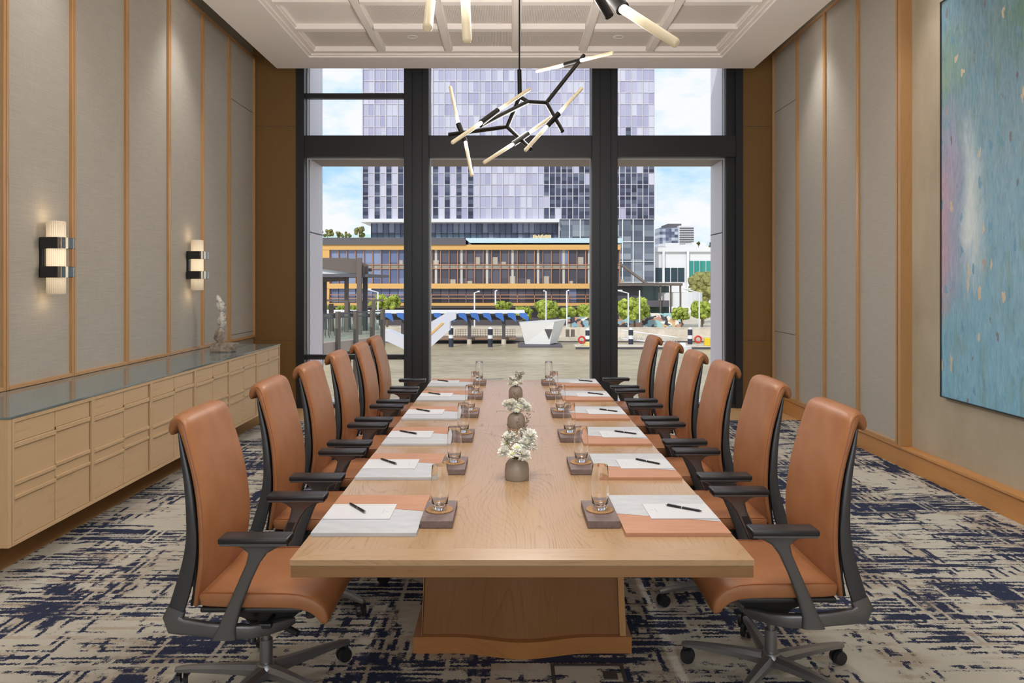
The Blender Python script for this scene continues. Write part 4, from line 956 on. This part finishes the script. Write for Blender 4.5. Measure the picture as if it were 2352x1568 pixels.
# ---- trees
M['leafa'] = mat('tree_leaves', S(120, 140, 50), .7); nt, b = base(M['leafa']); n1 = noise(nt, coord(nt, (1, 1, 1)), 1.6, 4, .6)
nt.links.new(cramp(nt, n1, [(.32, S(96, 118, 36)), (.65, S(186, 198, 84))]), b.inputs['Base Color'])
M['leafb'] = mat('olive_leaves', S(128, 128, 72), .7); nt, b = base(M['leafb']); n1 = noise(nt, coord(nt, (1, 1, 1)), 1.6, 4, .6)
nt.links.new(cramp(nt, n1, [(.32, S(104, 104, 56)), (.65, S(164, 160, 96))]), b.inputs['Base Color'])
M['bark'] = mat('tree_bark', S(110, 92, 76), .8)
def tree(px0, px1, pt_, pb, y, label, gz=QZ, m='leafa', group='young trees along the promenade', nl=64, leaf=.26):
    cx = X((px0+px1)/2, y); hw = (px1-px0)/2*y/FPX; zt, zb = Z(pt_, y), Z(pb, y); zc = (zt+zb)/2; hz = (zt-zb)/2
    t = thing('tree', label, 'tree', (cx, y, gz), 0, group); g = MB()
    for k in range(nl):
        a = random.uniform(0, 2*PI); rr_ = random.uniform(.15, .72)**.6; el = random.uniform(-.8, .85)
        p = Vector((hw*rr_*math.cos(a)*math.sqrt(1-el*el*.6), hw*rr_*math.sin(a)*.8, zc-gz+hz*el*.78)); r_ = min(hw, hz)*random.uniform(.2, .36)
        g.ico(p, r_, 2, .16)
        for q_ in range(42):
            d = Vector((random.gauss(0, 1), random.gauss(0, 1), random.gauss(0, 1))).normalized(); c = p+d*r_*random.uniform(.95, 1.25)
            u_ = d.orthogonal().normalized()*leaf*random.uniform(.4, .8); v_ = d.cross(u_)+d*leaf*random.uniform(-.3, .3)
            vs = [g.b.verts.new(c+o_) for o_ in (u_, v_*.6, -u_, -v_*.6)]; g.b.faces.new(vs)
    g.build('crown', M[m], t)
    MB().tube([(0, 0, 0), (.1, 0, (zb-gz)*.6), (0, 0, zc-gz)], [.22, .17, .08], 8).build('trunk', M['bark'], t, 60)
random.seed(21)
for px0, px1, a, b_, lab in ((845, 932, 674, 712, 'broad bright green tree left of the left window column, above the blue canopy'), (735, 757, 700, 722, 'small green tree behind the near pergola, leftmost'), (760, 835, 701, 720, 'low green tree behind the near pergola posts'),
                             (1130, 1180, 690, 712, 'green tree above the white wharf canopy in the middle window'), (1178, 1226, 702, 735, 'small green tree just left of the faceted white kiosk'), (1225, 1284, 685, 735, 'tall green tree behind the faceted white kiosk'),
                             (1280, 1327, 701, 738, 'green tree just right of the faceted white kiosk'), (1326, 1368, 699, 736, 'green tree at the right edge of the middle window'), (1410, 1503, 681, 738, 'broad green tree in the right window, left of the mural'),
                             (1541, 1588, 704, 736, 'green tree in the right window, right of the mural'), (1583, 1640, 690, 735, 'green tree at the right edge of the right window')):
    tree(px0, px1, a, b_, 121 if px0 in (1178, 1541, 735) else 122 if px0 == 1225 else 126 if px0 == 1326 else 124.5, lab)
tree(1580, 1650, 617, 705, 148, 'tall loose olive tree in front of the teal glass hall', m='leafb', group=None, nl=50)
for px0, px1, a, b_, lab in ((733, 772, 526, 545, 'olive tree crown on the left skyline, leftmost'), (765, 812, 531, 548, 'olive tree crown on the left skyline, low and broad'), (812, 838, 519, 548, 'olive tree crown on the left skyline, next to the tower')):
    tree(px0, px1, a, b_, 230, lab, m='leafb', group='trees on the left skyline', nl=16, leaf=.5)
for px0, px1, a, b_, lab in ((1600, 1608, 552, 566, 'dark conifer on the far hill, left one'), (1624, 1637, 556, 568, 'dark conifer on the far hill, right one')):
    tree(px0, px1, a, b_, 290, lab, m='leafb', group='conifers on the far hill', nl=10, leaf=.5)
# ---- street lamps
def lamp(px, pt_, pb, y, dx, label):
    t = thing('street_lamp', label, 'street lamp', (X(px, y), y, Z(pb, y)), 0, 'white street lamps on the promenade'); h = Z(pt_, y)-Z(pb, y); d = dx*y/FPX
    MB().tube([(0, 0, 0), (0, 0, h), (d, 0, h+abs(d)*.25)], .12, 8).build('pole', M['ewhite'], t, 50); MB().box(min(d, d*.55), max(d, d*.55), -.15, .15, h+abs(d)*.25-.1, h+abs(d)*.25+.1).build('lamp_head', M['ewhite'], t)
for a in ((868, 671, 765, 118, -28, 'white street lamp with an arm to the left, behind the near pergola'), (1090, 672, 765, 118, 12, 'white street lamp rising over the wharf canopy'), (1254, 669, 765, 118, -6, 'white street lamp behind the faceted kiosk, tall one'), (1302, 668, 765, 118, 5, 'short white street lamp right of the faceted kiosk'),
          (1443, 673, 765, 118, -25, 'white street lamp with a long arm left, in the right window'), (1469, 668, 740, 120, 1, 'plain white pole behind the trees in the right window'), (1606, 672, 765, 118, -36, 'white street lamp with a long arm at the far right'), (1138, 668, 700, 121, 4, 'short white street lamp above the middle of the canopy')): lamp(*a)
# ---- quay furniture: deck, low walls, mural
M['deck'] = mat('timber_deck', S(150, 122, 104), .8); M['red'] = mat('red_plastic', S(200, 50, 40), .5); M['yellow'] = mat('yellow_plastic', S(226, 196, 50), .5)
ext('promenade_wall', 'long pale stepped wall along the far promenade', 'wall', MB().box(X(700, 116), X(1700, 116), 116, 117, QZ, Z(752, 116)).box(X(1420, 114), X(1700, 114), 114, 114.8, QZ, Z(757, 114)), M['conc'])
ext('quay_fender', 'dark timber fender beam along the foot of the far quay', 'quay beam', MB().box(X(700, 111.5), X(1700, 111.5), 111.4, 112, WZ-.3, QZ-.55), M['edark'])
mu = mat('mural_paint', (.5, .5, .5), .6); nt, b = base(mu); vo = N(nt, 'ShaderNodeTexVoronoi', i_Scale=1.1, i_Randomness=1.0); vv_ = coord(nt, (1, 1, 1.3))
nz_ = N(nt, 'ShaderNodeTexNoise', i_Scale=.9, i_Detail=2.0); nt.links.new(vv_, nz_.inputs['Vector']); ad = N(nt, 'ShaderNodeVectorMath', operation='MULTIPLY_ADD'); nt.links.new(nz_.outputs['Color'], ad.inputs[0]); ad.inputs[1].default_value = (2.2, 2.2, 2.2); nt.links.new(vv_, ad.inputs[2]); nt.links.new(ad.outputs[0], vo.inputs['Vector'])
sc_ = N(nt, 'ShaderNodeSeparateColor'); nt.links.new(vo.outputs['Color'], sc_.inputs[0])
nt.links.new(cramp(nt, sc_.outputs[0], [(0, S(70, 64, 72)), (.2, S(160, 202, 206)), (.38, S(216, 180, 130)), (.5, S(84, 78, 84)), (.62, S(236, 230, 222)), (.74, S(196, 150, 130)), (.86, S(140, 176, 190))], 'CONSTANT'), b.inputs['Base Color'])
ext('mural_wall', 'painted wall with a colourful mural behind the trees in the right window', 'mural', MB().box(X(1405, 129.6), X(1570, 129.6), 129.6, 130.1, QZ, Z(719, 129.6)), mu)
ext('mural_wall', 'small painted mural wall right of the faceted kiosk', 'mural', MB().box(X(1303, 119.4), X(1352, 119.4), 119.4, 119.9, QZ, Z(728, 119.4)), mu)
for k, (a, b_) in enumerate(((1498, 1512), (1420, 1436))):
    pass
for k, px in enumerate((1300, 1312)): ext('planter_box', 'rusty brown planter box on the quay right of the faceted kiosk', 'planter', MB().box(X(px, 113), X(px+8, 113), 113, 113.8, QZ, Z(757, 113)), M['ebrown'], 'rusty planter boxes on the quay')
# wharf canopy with blue flaps
CYY = 108.0
wc = thing('wharf_canopy', 'long white-roofed wharf canopy with blue canvas flaps on dark posts', 'canopy', (X(870, CYY), CYY, WZ)); k_ = lambda px: X(px, CYY)-X(870, CYY); kz = lambda py: Z(py, CYY)-WZ
MB().box(k_(700), k_(1205), -1, 3, kz(719), kz(713)).build('roof', M['ewhite'], wc)
MB().box(k_(700), k_(1200), 1, 2, kz(735), kz(726)).build('beam', M['edark'], wc)
for px in (925, 1078, 1157):
    MB().box(k_(px)-.25, k_(px)+.25, .0, .5, kz(780), kz(730)).build('post', M['edark'], wc); MB().cyl((k_(px), .25, -.3), (k_(px), .25, kz(779)), .36, .34, 16).build('footing', M['conc'], wc, 50)
for px in [885+28*k for k in range(12) if not 930 < 885+28*k < 985]:
    if px > 1200: continue
    a = k_(px); MB().prism([(a, -1.1, kz(718)), (a+1.0, -1.1, kz(718)), (a+1.25, -1.0, kz(727)), (a+1.3, -.9, kz(739)), (a+.95, -.9, kz(734)), (a+.5, -1.0, kz(729)), (a+.15, -1.0, kz(727))], (0, .06, 0)).build('canvas_flap', M['eblue'], wc)
ext('pontoon', 'dark floating pontoon under the wharf canopy', 'pontoon', MB().box(X(985, 106), X(1185, 106), 108.9, 110.4, WZ-.2, Z(789, 109)), M['edark'])
MB().box(k_(985), k_(1186), 1, 3.9, kz(781), kz(776)).build('deck', M['deck'], wc)
g = MB(); rx_, rz0 = k_(1045), kz(776)
for k in range(25): g.box(rx_+k*.36, rx_+k*.36+.05, 1.0, 1.05, rz0, rz0+1.2)
for z in (.3, .6, .9, 1.2): g.box(rx_, rx_+8.7, 1.0, 1.05, rz0+z-.02, rz0+z+.02)
g.build('railing', M['ebrown'], wc)
ki = thing('faceted_kiosk', 'white faceted angular kiosk standing at the water edge on the far quay', 'kiosk', (X(1246, 104), 104, WZ)); k_ = lambda px: X(px, 104)-X(1246, 104); kz = lambda py: Z(py, 104)-WZ
g = MB(); bt_ = [(k_(1206), 0, kz(790)), (k_(1262), -.6, kz(790)), (k_(1281), 1.0, kz(787)), (k_(1281), 2.4, kz(787)), (k_(1206), 2.4, kz(790))]
tp_ = [(k_(1194), -.3, kz(741)), (k_(1272), -.8, kz(738)), (k_(1302), 1.4, kz(734)), (k_(1300), 2.6, kz(734)), (k_(1192), 2.6, kz(741))]
g.loft([[Vector(p) for p in bt_], [Vector(p) for p in tp_]]).build('shell', mat('kiosk_white', S(226, 224, 224), .3), ki)
g = MB().prism([(k_(1250), -.62, kz(755)), (k_(1268), -.82, kz(755)), (k_(1260), -.72, kz(778))], (0, .12, 0)); g.build('dark_window', M['edark'], ki)
MB().box(k_(1190), k_(1290), -1.5, 2.6, -.3, kz(791)).build('float', M['egrey'], ki)
for i, (px, pt_, pb) in enumerate(((1036, 748, 798), (1126, 750, 799), (1350, 753, 786), (1449, 752, 790), (1585, 751, 793))):
    y = 103.6; t = thing('mooring_pile', 'dark mooring pile with a white cap, '+['left of the wharf canopy posts', 'between the wharf canopy posts', 'right of the faceted kiosk', 'in the right window, left one', 'in the right window, right one'][i], 'mooring pile', (X(px, y), y, WZ-.2), 0, 'mooring piles off the quay')
    h = Z(pt_, y)-WZ+.2; MB().cyl((0, 0, 0), (0, 0, h-.3), .33, .33, 16).build('shaft', mat('pile_dark', S(44, 50, 66), .6) if i == 0 else bpy.data.materials['pile_dark'], t, 50)
    MB().cyl((0, 0, h-.3), (0, 0, h), .34, .05, 16).build('cap', M['ewhite'], t, 50); MB().cyl((0, 0, h*.45), (0, 0, h*.45+.5), .34, .34, 16).build('white_band', M['ewhite'], t, 50)
# right dock
rd = thing('floating_dock', 'long low floating dock across the right window', 'dock', (X(1322, 100), 100, WZ)); k_ = lambda px: X(px, 100)-X(1322, 100); kz = lambda py: Z(py, 100)-WZ
MB().box(0, k_(1640), 0, 3, -.2, kz(795)).build('deck', M['conc'], rd); MB().box(0, k_(1640), -.1, 0, -.2, kz(797)).build('fender', M['edark'], rd)
gw = thing('gangway', 'white truss gangway leading down to the floating dock', 'gangway', (X(1430, 104.4), 104.4, Z(790, 104.4))); g = MB(); ln = X(1560, 102)-X(1430, 102)
for y in (0, 1.2):
    g.tube([(0, y, 1.9), (ln, y, 0.9)], .06, 6); g.tube([(0, y, .7), (ln, y, -.1)], .06, 6)
    for k in range(10): a = k/10; b2 = (k+.5)/10; c2 = (k+1)/10; g.tube([(ln*a, y, .7-.8*a), (ln*b2, y, 1.9-b2), (ln*c2, y, .7-.8*c2)], .035, 5)
g.build('truss', M['ewhite'], gw)
ext('lifebuoy', 'red ring lifebuoy hanging at the right dock', 'lifebuoy', MB().loft([[Vector((X(1603, 100.5)+(.42+.12*math.cos(v))*math.cos(u), 100.4+.12*math.sin(v), Z(779, 100.5)+(.42+.12*math.cos(v))*math.sin(u))) for v in [2*PI*j/8 for j in range(8)]] for u in [2*PI*i/24 for i in range(25)]], cap=False), M['red'])
ext('lifebuoy', 'red ring lifebuoy at the left end of the floating dock', 'lifebuoy', MB().loft([[Vector((X(1336, 100.5)+(.42+.12*math.cos(v))*math.cos(u), 100.4+.12*math.sin(v), Z(780, 100.5)+(.42+.12*math.cos(v))*math.sin(u))) for v in [2*PI*j/8 for j in range(8)]] for u in [2*PI*i/24 for i in range(25)]], cap=False), M['red'])
ext('yellow_bin', 'yellow plastic bin on the right dock', 'bin', MB().box(X(1619, 100.5), X(1632, 100.5), 100.5, 101.2, Z(795, 100)+.005, Z(776, 100.5), .08), M['yellow'])
ext('equipment_box', 'pale yellow box on the left end of the floating dock', 'box', MB().box(X(1341, 100.5), X(1356, 100.5), 100.5, 101.2, Z(795, 100)+.005, Z(785, 100.5), .05), mat('pale_yellow', S(222, 206, 140), .6))
bo = thing('boat', 'small white boat moored in front of the floating dock', 'boat', (X(1569, 96), 96, WZ)); g = MB()
g.loft([[Vector((x, y*w_, z)) for y, z in ((-1, .75), (-.7, 0), (.7, 0), (1, .75))] for x, w_ in ((-1.0, .35), (-.6, .6), (.4, .6), (.9, .3), (1.1, .05))]).build('hull', M['ewhite'], bo); MB().box(-.4, .3, -.3, .3, .7, 1.2, .1).build('cabin', M['ewhite'], bo)
# white folded footbridge beams crossing the water on the left
fbm = thing('footbridge', 'white angular footbridge beams folding over the water at the left', 'footbridge', (0, 60, 0))
M['bridge'] = mat('footbridge_white', S(206, 206, 216), .5)
r0 = Vector((0, 60, 0))
def slab(pp, y, dy, par=fbm): return MB().prism([P(a, b_, y)-r0 for a, b_ in pp], (0, dy, 0)).build('beam', M['bridge'], par)
slab([(892, 759), (975, 795), (975, 824), (892, 785)], 58, 1.6)
g = MB(); a = [P(867, 759, 59.5)-r0, P(892, 759, 58)-r0, P(892, 785, 58)-r0, P(869, 781, 59.5)-r0]; g.prism(a, (0, 1.5, 0)).build('beam_end', M['bridge'], fbm)
slab([(960, 757), (1027, 717), (1047, 718), (1047, 732), (960, 774)], 62, .7)
slab([(960, 787), (1016, 733), (1033, 738), (1033, 758), (960, 823)], 59, 1.3)
MB().prism([P(985, 768, 58.95)-r0, P(1014, 741, 58.95)-r0, P(1020, 742, 58.95)-r0, P(985, 774, 58.95)-r0], (0, .04, 0)).build('timber_tread', M['orange'], fbm)
# ---- near terrace with pergola, left
D = -.38
tr = thing('terrace', 'neighbouring waterfront terrace slab with dark balustrade at the left', 'terrace', (-6, 25, D))
A_ = Vector((X(690, 23.2)+6, 23.2-25, 0)); Bq = Vector((X(879, 26.9)+6, 26.9-25, 0))
MB().prism([A_+Vector((0, 0, -.36)), Bq+Vector((0, 0, -.36)), Vector((-1.5, 17, -.36)), Vector((-8, 17, -.36)), Vector((-8, -1.8, -.36))], (0, 0, .36)).build('slab', mat('slab_fascia', S(168, 152, 142), .7), tr)
dv = (Bq-A_).normalized(); nv = Vector((dv.y, -dv.x, 0)); ang_ = math.atan2(dv.y, dv.x)
def on(px):      # point of the balustrade line under a pixel column
    k = (px-1170)/FPX; t_ = (k*(25+A_.y)-(A_.x-6))/((dv.x)-k*dv.y); return A_+dv*t_
Rz = Matrix.Rotation(ang_, 4, 'Z')
for px, dn_ in ((733, -1.6), (773, -3.0), (814, -4.4), (852, -4.4), (876, -4.4)):
    p = on(px); MB().box(-.065, .065, -.12, .0, dn_, 1.0, 0, Matrix.Translation(p+nv*.0) @ Rz).build('balustrade_post', M['ebrown'], tr)
p0, p1 = on(700), on(879); l_ = (p1-p0).length
for z in (.93, .80): MB().box(0, l_, .01, .05, z-.02, z+.02, 0, Matrix.Translation(p0) @ Rz).build('top_rail', M['egrey'], tr)
MB().box(0, l_, .02, .03, .05, .9, 0, Matrix.Translation(p0) @ Rz).build('balustrade_glass', M['railglass'], tr)
for px, y in ((761, 30), (799, 32), (833, 34), (858, 36)):
    x = X(px, y)+6; MB().box(x-.08, x+.08, y-25-.08, y-25+.08, 0, 1.1).build('far_post', M['ebrown'], tr)
MB().box(-8, -.6, 14.5, 14.56, .95, 1.05).build('far_rail', M['ebrown'], tr)
for px in (795, 850): p = on(px)+Vector((-.2, .8, 0)); MB().cyl((p.x, p.y, -7.0), (p.x, p.y, -.36), .2, .2, 12).build('pile', M['egrey'], tr)
PY = 28.3; pg = thing('pergola', 'dark flat-roofed pergola on slim posts over the neighbouring terrace', 'pergola', (-6, PY, D)); r0 = Vector((-6, PY, D))
def pp(pts, y, dy, nm, m): return MB().prism([P(a, b_, y)-r0 for a, b_ in pts], (0, dy, 0)).build(nm, m, pg)
pp([(640, 592), (800, 592), (800, 593.5), (822, 594), (822, 629), (732, 616), (640, 604)], PY, .12, 'roof_fascia', M['ebrown'])
pp([(640, 604), (732, 616), (822, 629), (640, 629)], PY+.13, .3, 'pale_soffit', M['ewhite'])
pp([(640, 628), (845, 629), (845, 636), (640, 636)], PY, 5, 'roof_slab', M['egrey'])
pp([(829, 601), (845, 608), (845, 629), (829, 629)], PY+.3, .12, 'roof_side', M['ebrown'])
pp([(843, 616), (853, 616), (853, 623), (843, 623)], PY+.5, .2, 'gutter_box', M['edark'])
pp([(640, 637), (792, 637), (792, 645), (640, 652)], PY+1, .15, 'hanging_panel', M['ebrown'])
for px, y, w_, m in ((746, 31, .07, 'edark'), (796, 29.4, .07, 'ebrown'), (825.5, PY-.13, .085, 'ebrown'), (839, 30.5, .09, 'edark')):
    x = X(px, y)+6; zt = Z(592, y)-D if px == 825.5 else Z(636, y)-D-.0
    MB().box(x-w_, x+w_, y-PY-.08, y-PY+.08, 0, zt).build('post', M[m], pg)
for k, (px, y) in enumerate(((745, 26.5), (757, 27.6), (788, 29.5), (803, 31))):
    bs_ = thing('bar_stool', 'dark bar stool on the neighbouring terrace behind the balustrade', 'stool', (X(px, y), y, D), 0, 'bar stools on the neighbouring terrace')
    MB().cyl((0, 0, .74), (0, 0, .78), .16, .16, 20).build('seat', M['edark'], bs_)
    for a in range(4): MB().cyl((.12*math.cos(a*PI/2), .12*math.sin(a*PI/2), .74), (.18*math.cos(a*PI/2), .18*math.sin(a*PI/2), 0), .015, .015, 8).build('leg', M['edark'], bs_)

MB().tube([P(1426, 607, 137)-Vector((X(1422, 130.5), 130.5, QZ)), P(1486, 652, 133)-Vector((X(1422, 130.5), 130.5, QZ))], .28, 8).build('strut', M['ebrown'], cn)
